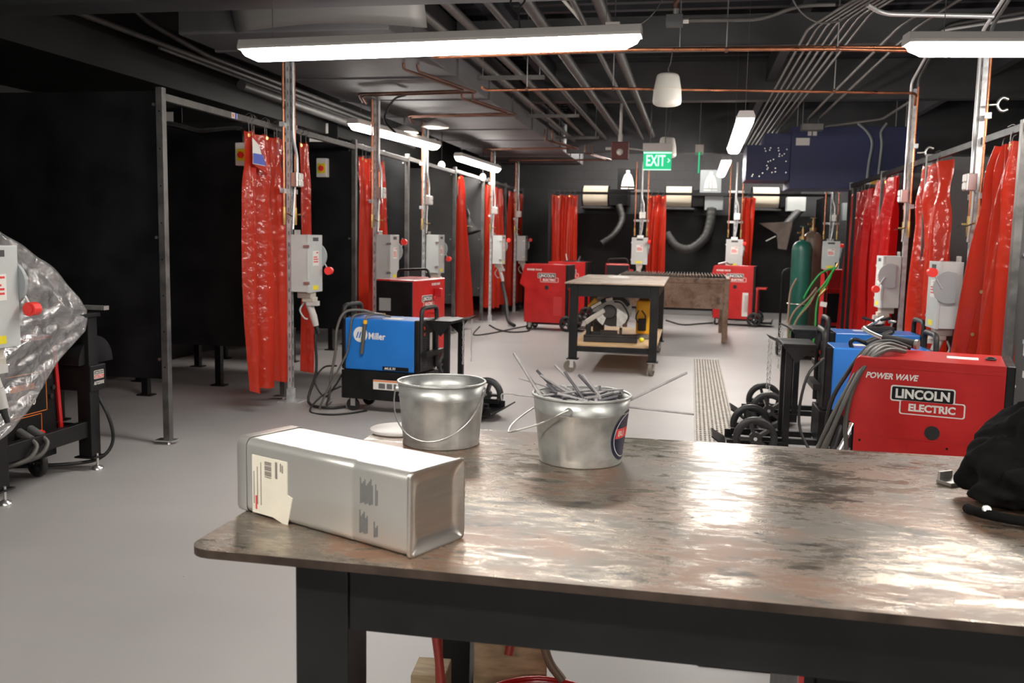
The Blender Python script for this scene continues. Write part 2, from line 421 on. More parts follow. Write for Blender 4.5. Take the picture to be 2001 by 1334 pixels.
# joists along the room above the beams
for i, x in enumerate((-1.9, .9, 3.4)):
    struct('trim_%d' % (6+i), MB().bb(x-.05, x+.05, 5.9, Y1, 3.52, ZC-.06), deckm)

# trench drain: frame, ribs and cross bars
mb = MB()
dx0, dx1, dy0, dy1 = .1, .395, 3.2, 11.9
mb.bb(dx0-.015, dx0, dy0, dy1, 0, .008); mb.bb(dx1, dx1+.015, dy0, dy1, 0, .008)
for k in range(9):
    x = dx0 + (k+.5)*(dx1-dx0)/9; mb.bb(x-.0085, x+.0085, dy0, dy1, .001, .007)
for k in range(116):
    y = dy0 + k*.075; mb.bb(dx0, dx1, y, y+.02, .001, .0062)
mb2 = MB().bb(dx0, dx1, dy0, dy1, 0, .0012)
t = thing('floor_drain', 'long slotted metal trench drain grate set in the grey floor', 'drain')
part('grate', mb, mat('drain_grate_steel', (.3, .27, .23), .5, .4, var=.25, vs=20), t)
part('channel', mb2, mat('drain_channel', (.1, .09, .08), .7), t)

# ------------------------------------------------------------------ near worktable
TZ = .85
t = thing('welding_table', 'large rusty steel topped welding table with black legs in the foreground', 'table', (0, 0, 0))
poly = []
c = .05
for (cx, cy, a0) in ((-1.0+c, 1.68+c, 180), (1.5-c, 1.66+c, 270), (1.5-c, 3.03-c, 0), (-1.0+c, 3.0-c, 90)):
    for i in range(6):
        a = R(a0 + 90*i/5); poly.append((cx + c*math.cos(a), cy + c*math.sin(a)))
mb = MB(); n = len(poly)
mb.add([Vector((x, y, TZ)) for x, y in poly], [tuple(range(n))], mi=0)
mb.add([Vector((x, y, z)) for z in (TZ-.018, TZ) for x, y in poly], [(i, (i+1) % n, n+(i+1) % n, n+i) for i in range(n)] + [tuple(range(n-1, -1, -1))], mi=1)
part('tabletop', mb, [tabletop, edgem], t, label='worn rusty steel plate top with rounded corners')
bz = TZ-.018
part('apron', MB().bb(-.66, 1.2, 1.725, 1.80, .69, bz).bb(-.66, 1.2, 2.86, 2.93, .69, bz).bb(-.77, -.70, 1.84, 2.82, .69, bz).bb(1.22, 1.29, 1.84, 2.82, .69, bz), black, t, bevel=.003)
for (x, y) in ((-.775, 1.72), (-.775, 2.82), (1.19, 1.72), (1.19, 2.82)):
    part('leg', MB().bb(x, x+.115, y, y+.115, .012, bz), black, t, bevel=.004)
for (x, y) in ((-.775, 1.72), (-.775, 2.82), (1.19, 1.72), (1.19, 2.82)):
    part('foot', MB().bb(x-.02, x+.135, y-.02, y+.135, 0, .012), black, t, bevel=.002)

# under the table: cabinet, drum, hoses, timber
t = thing('steel_cabinet', 'dark steel cabinet with red edge standing under the near table', 'cabinet', (.675, 2.25, 0))
part('body', MB().bb(-.41, .4, -.3, .3, 0, .66), black, t, bevel=.006)
part('door', MB().bb(-.38, .38, -.318, -.3, .05, .6), blackm, t, bevel=.004)
part('edge_strip', MB().bb(-.416, -.405, -.318, -.3, .02, .655), red, t)
t = thing('hose_reel_drum', 'round red rimmed drum on the floor under the near table', 'drum', (-.34, 2.28, 0))
part('body', MB().lathe([(.17, 0), (.17, .25), (.176, .26)], n=40, cap0=True), red, t)
part('lid', MB().lathe([(.001, .256), (.15, .256), (.165, .252)], n=40), mat('drum_lid', (.25, .17, .17), .4, .3), t)
part('rim', MB().tube([(.176*math.cos(2*PI*i/32), .176*math.sin(2*PI*i/32), .264) for i in range(32)], .007, closed=True, smooth=1), red, t)
def hose(name, pts, r, m, label, cat='hose', group=None, n=8, k=5):
    return solo(name, MB().tube(pts, r, n, k), m, label, cat, group)
hose('air_hose', [(-.7, 2.5, .72), (-.705, 2.48, .6), (-.68, 2.43, .45), (-.64, 2.38, .28), (-.6, 2.3, .05)], .013, hosered, 'red hose hanging beneath the near table, leftmost one')
hose('air_hose', [(-.64, 2.56, .72), (-.675, 2.54, .6), (-.685, 2.52, .48), (-.66, 2.44, .25), (-.63, 2.4, .02)], .012, hosered, 'red hose crossing behind the leftmost hose under the table')
hose('air_hose', [(-.435, 2.58, .72), (-.44, 2.57, .6), (-.455, 2.55, .45), (-.47, 2.5, .3)], .013, hosered, 'red hose hanging behind the red drum, beside the brown hose')
hose('gas_hose', [(-.43, 2.5, .72), (-.415, 2.48, .6), (-.38, 2.46, .48), (-.35, 2.44, .34), (-.3, 2.42, .28)], .013, hosebrown, 'brown hose curving down onto the red drum')
solo('timber_block', MB().box((-.5, 2.68, .165), (.22, .2, .33), Matrix.Rotation(R(12), 3, 'Z')), wood, 'pale timber block standing behind the red drum', 'block', bevel=.004)
solo('timber_offcut', MB().box((-.7, 2.5, .12), (.1, .12, .24), Matrix.Rotation(R(5), 3, 'Z')), wood, 'small timber offcut below the leftmost red hose', 'block', bevel=.004)

# ------------------------------------------------------------------ tin canister lying on the table
t = thing('tin_canister', 'square silver tin canister lying on its side at table corner', 'tin')
A = Vector((-.532, 1.727, TZ)); B = Vector((-1.02, 1.946, TZ)); u = (B-A).normalized(); Lc = (B-A).length
wv = Vector((-u.y, u.x, 0)); wv = wv if wv.y > 0 else -wv
t.matrix_world = Matrix.Translation(A) @ Matrix((-u, wv, Vector((0,0,1)))).transposed().to_4x4() @ Matrix.Translation((-Lc, 0, 0))
S = .176
# local: x from lid end (0) to bottom end (Lc), y back, z up
Mx = Matrix(((0,0,1),(1,0,0),(0,1,0))).to_4x4()          # (a,b,c) -> x=c, y=a, z=b
def rr(s, r, x, ins=0): return [Vector((x, S/2+p[0], S/2+p[1]+.001)) for p in rrect(s-2*ins, s-2*ins, r, 6)]
def loft(mb, rings, smooth=True, cap0=False, cap1=False, mi=0):
    n = len(rings[0]); vs = [v for g in rings for v in g]; fs = []
    for j in range(len(rings)-1):
        for i in range(n): fs.append((j*n+i, j*n+(i+1) % n, (j+1)*n+(i+1) % n, (j+1)*n+i))
    mb.add(vs, fs, smooth, mi)
    if cap0: mb.add(rings[0], [tuple(range(n-1, -1, -1))], False, mi)
    if cap1: mb.add(rings[-1], [tuple(range(n))], False, mi)
    return mb
xs = [.035, .12, .25, .37, .374, .38, .45, Lc-.012, Lc-.004]
rings = []
for x in xs: rings.append(rr(S, .02, x, .0012 if x == .374 else 0))
part('body', loft(MB(), rings), tinm, t)
part('end_panel', loft(MB(), [rr(S, .012, Lc-.006, -.0012), rr(S, .012, Lc+.002, -.001), rr(S, .012, Lc+.001, .003), rr(S, .012, Lc-.002, .005), rr(S, .02, Lc-.011, .026), rr(S, .02, Lc-.012, .03), rr(S, .02, Lc-.012, .04)], cap1=True), tinend, t, label='brushed dished end of the tin')
part('lid', loft(MB(), [rr(S, .02, .036, -.0018), rr(S, .02, .004, -.0018), rr(S, .018, 0, .002)], cap1=True), tinm, t)
mb = MB().box((.115, -.0008, S/2-.012), (.118, .0012, .135)); part('paper_label', mb, paper, t, label='cream paper label with barcode')
mb = MB().box((.158, -.0004, S/2-.052), (.05, .0012, .07), Matrix.Rotation(R(14), 3, 'Y')); part('paper_label', mb, paper, t, label='torn corner of cream label')
ink = MB()
for k in range(9): ink.bb(.1, .122, -.0026, -.0012, .098+k*.0042, .098+k*.0042+(.0026 if k % 3 else .0014))
ink.bb(.136, .142, -.0026, -.0012, .1, .138)
for k in range(3): ink.bb(.086-k*.012, .0875-k*.012, -.0026, -.0012, .03, .13-k*.012)
ink.bb(.152, .155, -.0026, -.0012, .118, .137); ink.bb(.158, .161, -.0026, -.0012, .116, .134)
part('barcode', ink, mat('label_ink', (.2, .18, .16), .6), t)
part('printed_mark', MB().bb(.068, .0725, -.0026, -.0012, .018, .05), labred, t)
ink = MB()
for (x0, x1, z0, z1) in ((.398, .436, .092, .148), (.441, .453, .094, .14), (.396, .424, .028, .078), (.437, .45, .026, .06)):
    nl = int((x1-x0)/.0042)
    for k in range(nl):
        x = x0 + k*.0042; ink.bb(x, x+.0026, -.0008, .0004, z0+.0015*(k*7 % 3), z1-.0025*(k*5 % 7))
part('printed_text', ink, inkg, t)

# ------------------------------------------------------------------ buckets
def arc3(p0, p1, p2, n=16):
    """curve through three points as a half ellipse"""
    c = (Vector(p0)+Vector(p2))/2; a = Vector(p0)-c; b = Vector(p1)-c
    return [c + a*math.cos(PI*i/n) + b*math.sin(PI*i/n) for i in range(n+1)]
def bucket(label, loc, rt, rb, h, handle, ears):
    t = thing('galvanised_bucket', label, 'bucket', loc, 0, 'galvanised buckets on the near table')
    rr_ = lambda z: rb + (rt-rb)*z/h
    pr = [(.001, .006), (rb-.004, .006), (rb, .0), (rb+.002, .003), (rb+.001, .014), (rr_(.022), .018), (rr_(.03), .03)]
    pr += [(rr_(h*.76), h*.76), (rr_(h*.78)+.0022, h*.78), (rr_(h*.8), h*.8), (rt, h), (rt-.0025, h), (rr_(h*.8)-.003, h*.8), (rb-.003, .012), (.001, .012)]
    part('body', MB().lathe(pr, n=56), galvb, t)
    part('rim', MB().tube([(rt*math.cos(2*PI*i/56), rt*math.sin(2*PI*i/56), h) for i in range(56)], .0042, 8, 1, True), galvb, t)
    part('handle', MB().tube(handle, .0024, 8, 1), zinc, t)
    for e in ears:
        d = Vector((e[0], e[1], 0)).normalized()
        part('handle_ear', MB().cyl(Vector(e)-d*.004, Vector(e)+d*.006, .011, n=14), galvb, t)
    return t
hA, rA, bA = .196, .137, .119
ea, eb = Vector((-.134, -.03, .172)), Vector((.134, .0, .172))
h_ = arc3(ea*1.04, Vector((.0, -.155, .035)), eb*1.04, 24)
ba = bucket('empty galvanised bucket with wire handle hanging down its front', (-.752, 2.772, TZ), rA, bA, hA, h_, (ea, eb))
hB, rB, bB = .196, .143, .12
ea, eb = Vector((-.02, -.14, .168)), Vector((.02, .14, .168))
h_ = [ea*1.03] + path([ea + Vector((-.03, -.012, -.01)), (-.1, -.13, .128), (-.185, -.11, .095), (-.205, -.06, .088), (-.2, .03, .1), (-.13, .13, .14), eb + Vector((-.02, .01, -.006))], 6) + [eb*1.03]
bb_ = bucket('galvanised bucket full of rod stubs with round navy sticker', (-.297, 2.665, TZ), rB, bB, hB, h_, (ea, eb))
# curved round sticker on the right side of the second bucket
def sticker_patch(cang, zc, hw, hh, lift, shape=None, n=20):
    mb = MB()
    def f(u, v):
        r = v; a = 2*PI*u; px, pz = hw*r*math.cos(a), hh*r*math.sin(a)
        z = zc+pz; rad = bB + (rB-bB)*z/hB + lift; an = cang + px/rad
        return Vector((rad*math.cos(an), rad*math.sin(an), z))
    return mb.grid(f, 36, 6)
def band_patch(cang, z0, z1, a0, a1, lift, n=14):
    def f(u, v):
        z = z0+(z1-z0)*v; rad = bB + (rB-bB)*z/hB + lift; an = cang + (a0+(a1-a0)*u)/rad
        return Vector((rad*math.cos(an), rad*math.sin(an), z))
    return MB().grid(f, n, 3)
SA = R(-10)
part('sticker', sticker_patch(SA, .088, .074, .074, .0012), sticker, bb_, label='round navy sticker with white ring and red band')
def ring(cang, zc, r0, r1, lift):
    def f(u, v):
        r = r0+(r1-r0)*v; a = 2*PI*u; px, pz = r*math.cos(a), r*math.sin(a); z = zc+pz; rad = bB + (rB-bB)*z/hB + lift; an = cang + px/rad
        return Vector((rad*math.cos(an), rad*math.sin(an), z))
    return MB().grid(f, 48, 1)
part('sticker_ring', ring(SA, .088, .062, .0645, .0018), white, bb_)
part('sticker_band', band_patch(SA, .083, .112, -.058, .058, .0018), stickred, bb_)
me = text_mesh('BU', .03, Matrix.Translation((-.034,0,0)), white, .02, extrude=0, name='sticker_lettering', height=.016)
for v in me.vertices:
    z = .0975+v.co.y; rad = bB + (rB-bB)*z/hB + .0026; an = SA + v.co.x/rad; v.co = Vector((rad*math.cos(an), rad*math.sin(an), z))
link('sticker_lettering', me, bb_)

# white disc at the back of the table
solo('paint_lid', MB().lathe([(.001, 0), (.093, 0), (.098, .003), (.098, .009), (.095, .011), (.001, .011)], (-.93, 2.895, TZ), 40), mat('lid_white', (.68, .64, .6), .4), 'round off white lid lying behind the empty bucket', 'lid')

# welding rods in the second bucket
def rod(p0, p1, r, label, group=None, m=stub, name='welding_rod', bent=None):
    p0, p1 = Vector(p0), Vector(p1); mb = MB()
    if bent: mb.tube([p0] + [Vector(b) for b in bent] + [p1], r, 7, 3)
    else: mb.cyl(p0, p1, r, n=8)
    return solo(name, mb, m, label, 'welding rod', group)
bx, by = -.297, 2.665
rod((bx-.21, by+.03, 1.155), (bx-.03, by-.09, .93), .0055, 'thickest pale rod leaning up and out of the bucket to the left')
rod((bx-.2, by+.06, 1.075), (bx+.09, by-.03, 1.018), .0026, 'thin rod lying across the bucket with its end raised at left')
rod((bx-.19, by-.06, 1.045), (bx+.325, by+.02, 1.0), .003, 'longest thin rod lying across the bucket and sticking out to the right')
rod((bx+.09, by+.05, 1.0), (bx+.3, by+.2, 1.095), .0042, 'grey rod pointing up and out over the right rim')
rod((bx-.235, by-.02, 1.018), (bx-.02, by-.02, 1.028), .0026, 'rod with hooked end sticking out over the left rim', bent=[(bx-.236, by-.02, 1.036), (bx-.21, by-.02, 1.04), (bx-.15, by-.02, 1.037)])
rod((bx-.1, by-.03, 1.075), (bx+.03, by-.1, .99), .0035, 'short dark rod leaning up left, just right of the thickest rod', m=stubd)
rod((bx-.15, by+.02, 1.06), (bx+.0, by-.085, .985), .0035, 'short pale rod leaning beside the thickest rod')
rng = random.Random(3)
for k in range(64):
    a = rng.uniform(0, 2*PI); rad = rng.uniform(.0, .1); L = rng.uniform(.14, .23)
    d = Vector((rng.uniform(-1, 1), rng.uniform(-1, 1), rng.uniform(-.25, .3))).normalized()
    c0 = Vector((bx+rad*math.cos(a), by+rad*math.sin(a), TZ+rng.uniform(.15, .2)))
    p0, p1 = c0-d*L/2, c0+d*L/2
    for p in (p0, p1):
        q = Vector((p.x-bx, p.y-by, 0))
        if q.length > .122: q = q*(.122/q.length); p.x, p.y = bx+q.x, by+q.y
        p.z = min(max(p.z, TZ+.12), TZ+.212)
    rod(p0, p1, rng.choice((.003, .0038, .0045)), 'loose grey rod stub jumbled inside the full bucket', 'rod stubs inside the bucket', rng.choice((stub, stub, stubd)), 'rod_stub')

for k, (ax, ay, bx_, by_, zt) in enumerate(((-.14, .03, .0, -.08, .255), (-.09, .06, .06, -.02, .27), (-.05, -.02, .05, -.09, .262), (-.12, -.03, .03, .03, .25), (-.02, .08, .09, .0, .24), (.0, .02, .1, -.05, .25))):
    rod((bx+ax, by+ay, TZ+zt), (bx+bx_, by+by_, TZ+.15), .0042, 'grey rod stub leaning up to the left out of the full bucket', 'rod stubs leaning out of the bucket', stub if k % 2 else stubd, 'rod_stub')

# jacket and metal offcut
mb = MB()
def lobe(c, r, sc, seed):
    rg = random.Random(seed); ph = [rg.uniform(0, 6.3) for _ in range(6)]
    prof = 14; n = 28; vs = []
    for j in range(prof+1):
        th = PI*j/prof
        for i in range(n):
            a = 2*PI*i/n; p = Vector((math.sin(th)*math.cos(a), math.sin(th)*math.sin(a), math.cos(th)))
            k = 1 + .10*math.sin(3*a+ph[0]+2*p.z) + .07*math.sin(5*a+ph[1]-3*p.z) + .06*math.sin(7*p.z+ph[2]+2*a)
            vs.append(Vector(c) + V(-.06, 0, .012) + Vector((p.x*sc[0], p.y*sc[1], p.z*sc[2]))*r*k)
    fs = [(j*n+i, (j+1)*n+i, (j+1)*n+(i+1) % n, j*n+(i+1) % n) for j in range(prof) for i in range(n)]
    mb.add(vs, fs, True)
lobe((.865, 2.52, .915), .1, (1.0, .9, .85), 1); lobe((.98, 2.6, .96), .13, (1.1, .9, .95), 2); lobe((.95, 2.42, .9), .1, (1.3, .85, .6), 3)
lobe((1.12, 2.5, 1.0), .16, (1.0, 1.0, 1.0), 4); lobe((1.1, 2.33, .91), .1, (1.4, .9, .75), 5); lobe((.84, 2.42, .875), .06, (1.2, .9, .55), 6); lobe((1.0, 2.28, .885), .07, (1.4, .8, .6), 7)
t = thing('cloth_jacket', 'black cloth jacket heaped on the right end of the near table', 'jacket')
o = part('jacket_body', mb, cloth, t)
m = o.modifiers.new('weld', 'REMESH'); m.mode = 'VOXEL'; m.voxel_size = .007; m.use_smooth_shade = True
tx = bpy.data.textures.new('folds', 'CLOUDS'); tx.noise_scale = .09
m = o.modifiers.new('folds', 'DISPLACE'); m.texture = tx; m.strength = .035; m.mid_level = .55; m.texture_coords = 'GLOBAL'
m = o.modifiers.new('sm', 'SMOOTH'); m.iterations = 3
part('cuff_strap', MB().tube([(.69, 2.37, .862), (.7, 2.3, .872), (.76, 2.26, .872), (.86, 2.25, .866)], lambda s: .012, 8, 5), cloth, t)
part('snap_button', MB().lathe([(.001, .004), (.004, .002), (.006, .005), (.0095, .004), (.011, 0)], (.71, 2.29, .884), 20, Matrix.Rotation(R(55), 3, 'X')), zinc, t, label='shiny metal snap button')
ang = Matrix.Translation((.735, 2.66, TZ)) @ Matrix.Rotation(R(35), 4, 'Z')
mb = MB().box(ang @ Vector((0, 0, .006)), (.08, .05, .01), ang.to_3x3()).box(ang @ Vector((-.01, .021, .018)), (.05, .008, .03), ang.to_3x3())
solo('steel_offcut', mb, alum, 'small bright angled metal offcut beside the black jacket', 'offcut', bevel=.002)
# ------------------------------------------------------------------ left booths
FX = -3.57
PY = [5.84, 7.72, 9.52, 11.4, 13.8, 15.76, 17.7, 19.55]
ordn = ['first', 'second', 'third', 'fourth', 'fifth', 'sixth', 'seventh', 'eighth']
def partition(x, y, sgn, label, group, top=2.44, bot=.46, depth=2.3, m=panelm):
    """x,y: aisle-side post; the sheet runs away from the aisle"""
    t = thing('booth_partition', label, 'partition', (x, y, 0), 0, group)
    part('panel', MB().bb(min(-sgn*.02, -sgn*depth), max(-sgn*.02, -sgn*depth), -.004, .004, bot, top), m, t)
    p = MB().bb(-.025, .025, -.045, .005, .03, top+.02)
    part('front_post', p, steeld, t, bevel=.003, label='bare grey steel post')
    part('back_post', MB().bb(-sgn*depth-.025, -sgn*depth+.025, -.045, .005, .03, top), black, t)
    for x_ in (0, -sgn*depth):
        part('foot', MB().bb(x_-.06 if x_ else -.09*1, x_+.05, -.06, .03, .022, .03).cyl((x_, -.02, 0), (x_, -.02, .03), .02, .012), zinc, t)
    for z in (top-.09, 1.45, .6):
        part('bolt', MB().cyl((-sgn*.06, -.004, z), (-sgn*.06, -.016, z), .011, n=10), zinc, t)
    for z in (2.3, 2.05, 1.8, 1.55, 1.3, 1.05, .8, .55):
        part('hole', MB().cyl((0, -.0455, z), (0, -.044, z), .006, n=8), blackm, t) if y < 6 else None
    return t
G = 'black partitions between the left booths'
desc = ['tall black booth partition nearest the camera at far left', 'black booth partition carrying the nearer white rotary switch', 'black booth partition carrying the farther white rotary switch',
        'black partition behind the third utility post on the left', 'grey lit partition just left of the single narrow red curtain', 'black partition behind the fourth left utility post',
        'black partition behind the fifth left utility post', 'last black partition of the left row by the block wall']
for k, y in enumerate(PY):
    partition(FX, y, 1, desc[k], G, top=2.44+.02*min(k, 4), m=panel_lit if k >= 4 else panelm)  # farther panels take the copy with lamplight in its colour
tag(link('booth_partition', MB().bb(-6.25, -3.95, 3.6, 3.61, .1, 2.44).mesh('booth_partition', panelm)), 'unseen black partition added beyond the left edge to shade the nearest booth', 'partition', G)  # out of view; added to keep lamplight off the nearest left booth
G = 'booth header rails on the left'
for k in range(len(PY)-1):
    m = [('bare steel curtain rail of the nearest left booth, with a sticker', 0)] + [(s, 0) for s in ('curtain rail over the second left booth, behind the first post', 'curtain rail over the left booth behind the second post', 'curtain rail over the left booth behind the third post',
        'curtain rail of the left booth with the single narrow curtain', 'curtain rail over the left booth behind the fourth post', 'curtain rail over the left booth behind the fifth post')]
    t = thing('curtain_rail', m[k][0], 'rail', (FX, PY[k], 2.40+.02*min(k, 4)), 0, G)
    L_ = PY[k+1]-PY[k]
    part('tube', MB().bb(-.02, .02, .006, L_-.046, -.025, .025), steeld, t, bevel=.003)
    if k == 0:
        part('sticker', MB().bb(.0202, .021, .93, 1.02, -.02, .022), white, t)
        part('sticker_stripe', MB().bb(.021, .0215, .98, 1.01, -.02, .022), labblue, t)
        part('sticker_stripe', MB().bb(.021, .0215, .94, .965, -.012, .014), orange, t)
G = 'black back panels of the left booths'
for k in range(len(PY)-1):
    s = ['dark back panel of the nearest left booth', 'dark back panel of the second left booth', 'dark back panel of the third left booth', 'dark back panel of the fourth left booth', 'dark back panel of the fifth left booth', 'dark back panel of the sixth left booth', 'dark back panel of the last left booth'][k]
    tag(link('booth_back_panel', MB().bb(FX-2.34, FX-2.33, PY[k]+.03, PY[k+1]-.07, .0, 2.42).mesh('booth_back_panel', panelm)), s, 'panel', G)
G = 'black benches inside the left booths'
for k, (bx_, dp) in enumerate(((-4.75, 1.05), (-4.4, 1.0), (-4.45, 1.0), (-4.5, 1.0))):
    y0, y1 = PY[k]+.45, PY[k+1]-.14
    t = thing('booth_bench', ['black steel bench inside the nearest left booth', 'black steel bench in the second left booth, seen past the first post', 'black steel bench in the third left booth', 'black steel bench in the fourth left booth'][k], 'bench', (bx_, y0, 0), 0, G)
    W_ = y1-y0
    part('bench_top', MB().bb(-dp, 0, 0, W_, .86, .9), black, t, bevel=.004)
    part('shelf', MB().bb(-dp+.05, -.05, .05, W_-.05, .5, .53), black, t)
    part('backsplash', MB().bb(-dp+.05, -.12, W_-.28, W_, .9, 1.08), black, t, bevel=.004)
    for (a, b) in ((-.08, .05), (-.08, W_-.05), (-dp+.06, .05), (-dp+.06, W_-.05)):
        part('leg', MB().bb(a-.03, a+.03, b-.03, b+.03, .012, .86).bb(a-.07, a+.07, b-.05, b+.05, 0, .012), black, t)

# rotary isolator switches and their conduits
def isolator(loc, label):
    t = thing('isolator_switch', label, 'switch', loc, 0, 'white rotary switches on the partitions')
    part('housing', MB().bb(-.06, .06, -.075, 0, -.1, .1), white, t, bevel=.008)
    part('face_plate', MB().bb(-.045, .045, -.079, -.075, -.06, .045), yellow, t, bevel=.002)
    part('knob', MB().cyl((0, -.079, -.008), (0, -.1, -.008), .03, .026, 20).bb(-.008, .008, -.112, -.1, -.035, .02), redknob, t)
isolator((-3.92, PY[1]-.004, 2.18), 'white rotary switch with red knob on the nearer partition, left of the curtain')
isolator((-3.92, PY[2]-.004, 2.2), 'white rotary switch with red knob on the farther partition, right of the curtain')
for k, dx in enumerate((0, .028)):
    y = PY[1]-.03
    hose('flexible_conduit', fillet([(-3.925+dx, y, 2.28), (-3.925+dx, y, 2.39), (-4.0+dx, y, 2.405+k*.02), (-4.35, y, 2.375+k*.02), (-4.6, y, 2.44+k*.02), (-5.2, y, 2.46+k*.02)], .07), .011, conduitd, ['lower dark conduit leading to the nearer white switch', 'upper dark conduit leading to the nearer white switch'][k], 'conduit', k=1)

# ------------------------------------------------------------------ curtains
def curtain(label, a_top, b_top, a_bot, b_bot, zt, zb, folds, amp, seed, m=curtm, group='red vinyl welding curtains', nh=6, seam=None, taper=None, hooks=True, rail_z=None, zt2=None):
    """hanging from a_top..b_top (x,y), hem along a_bot..b_bot"""
    rg = random.Random(seed); ph = [rg.uniform(0, 6.28) for _ in range(6)]
    a_top, b_top, a_bot, b_bot = [Vector((*p, 0)) for p in (a_top, b_top, a_bot, b_bot)]
    o = a_top.copy()
    t = thing('welding_curtain', label, 'curtain', (o.x, o.y, 0), 0, group)
    def f(u, v):
        A_ = a_top.lerp(a_bot, v**.8); B_ = b_top.lerp(b_bot, v**.8)
        p = A_.lerp(B_, u); d = (B_-A_); nrm = Vector((-d.y, d.x, 0)).normalized()
        wob = .12*math.sin(3.1*v+ph[3]) ; g = .55+.45*v
        s = math.sin(2*PI*folds*(u+.03*math.sin(4*v+ph[4])) + ph[0]) + .45*math.sin(2*PI*(folds*1.7)*u + ph[1] + wob*4) + .25*math.sin(2*PI*folds*3.1*u+ph[2]+3*v)
        off = amp*g*s
        # crumple near the top
        cr = math.exp(-((v-.12)/.1)**2)*amp*.35*math.sin(9*u*folds+ph[5]+14*v)
        p = p + nrm*(off+cr) + d.normalized()*(.018*math.sin(5*v+ph[2])*math.sin(PI*u))
        ztop = zt + ((zt2-zt)*u if zt2 is not None else 0) + .012*math.sin(2*PI*folds*u+ph[1])
        zbot = zb + .02*math.sin(2*PI*u*1.3+ph[3]) + .012*s
        return Vector((p.x-o.x, p.y-o.y, ztop*(1-v)+zbot*v))
    part('vinyl_sheet', MB().grid(f, 16*max(2, int(folds)+1), 44), m, t)
    gm = []
    for i in range(nh):
        u = (i+.35)/nh; p = f(u, .012); q = f(u+.01, .012); d = (q-p).normalized(); nrm = Vector((-d.y, d.x, 0)).normalized()
        part('grommet', MB().cyl(p-nrm*.004, p+nrm*.004, .014, n=12), brass, t)
        if hooks:
            rz_ = rail_z or zt+.11
            part('hook', MB().tube([p+nrm*.006, p+Vector((0,0,.02)), (p.x, p.y, rz_-.03), (p.x+.028, p.y, rz_), (p.x+.01, p.y, rz_+.028), (p.x-.026, p.y, rz_+.012)], .003, 6, 3), steeld, t)
    if seam is not None:
        for i in range(7):
            v = .03+i*.155; p = f(seam, v); q = f(seam+.01, v); d = (q-p).normalized(); nrm = Vector((-d.y, d.x, 0)).normalized()
            part('grommet', MB().cyl(p-nrm*.005, p+nrm*.005, .013, n=12), brass, t)
        for du in (-.012, .018):
            part('seam', MB().tube([f(seam+du, k/44)+Vector((0.003, -.003, 0)) for k in range(45)], .0022, 5, 1), curtm, t)
    return t, f
t, f = curtain('long red curtain bunched at the right of the nearest left booth', (FX+.01, 6.98), (FX+.03, 7.66), (FX+.05, 6.94), (FX+.08, 7.66), 2.31, .2, 3, .055, 11, nh=7, seam=.1, rail_z=2.42)
# folded-over corner with its printed tag
part('folded_corner', MB().add([(.07, .02, 2.32), (.09, .25, 1.98), (.06, .02, 2.05), (.075, .25, 1.97)], [(0, 1, 2), (1, 3, 2)]), curtm, t)
lm = MB().add([(.075, .0, 2.255), (.085, .1, 2.2), (.09, .2, 2.04), (.078, .0, 2.045)], [(0, 1, 2, 3)]); part('printed_tag', lm, white, t)
lm = MB().add([(.082, .002, 2.13), (.091, .15, 2.13), (.095, .2, 2.045), (.082, .002, 2.05)], [(0, 1, 2, 3)]); part('printed_tag_stripe', lm, labblue, t)
curtain('red curtain edge hanging just right of the first utility post', (FX+.02, 8.02), (FX+.02, 8.26), (FX+.04, 8.0), (FX+.06, 8.28), 2.33, .2, 2, .03, 12, nh=3, rail_z=2.42, seam=.88)
curtain('red curtain behind the second utility post on the left', (FX+.01, 9.62), (FX+.01, 10.5), (FX+.03, 9.6), (FX+.06, 10.54), 2.34, .18, 4, .035, 13, nh=5, rail_z=2.44)
curtain('single narrow red curtain beside the grey lit partition', (FX+.0, 14.02), (FX+.0, 14.2), (FX+.0, 14.02), (FX+.05, 14.75), 2.42, .2, 2, .05, 14, nh=2, rail_z=2.48)
curtain('red curtain behind the fourth utility post on the left', (FX+.02, 15.95), (FX+.02, 17.3), (FX+.02, 15.95), (FX+.06, 17.35), 2.4, .22, 5, .05, 15, nh=5, rail_z=2.5)
curtain('red curtain behind the fifth utility post on the left', (FX+.02, 17.95), (FX+.02, 19.4), (FX+.02, 17.95), (FX+.05, 19.4), 2.4, .15, 5, .05, 16, nh=5, rail_z=2.5)

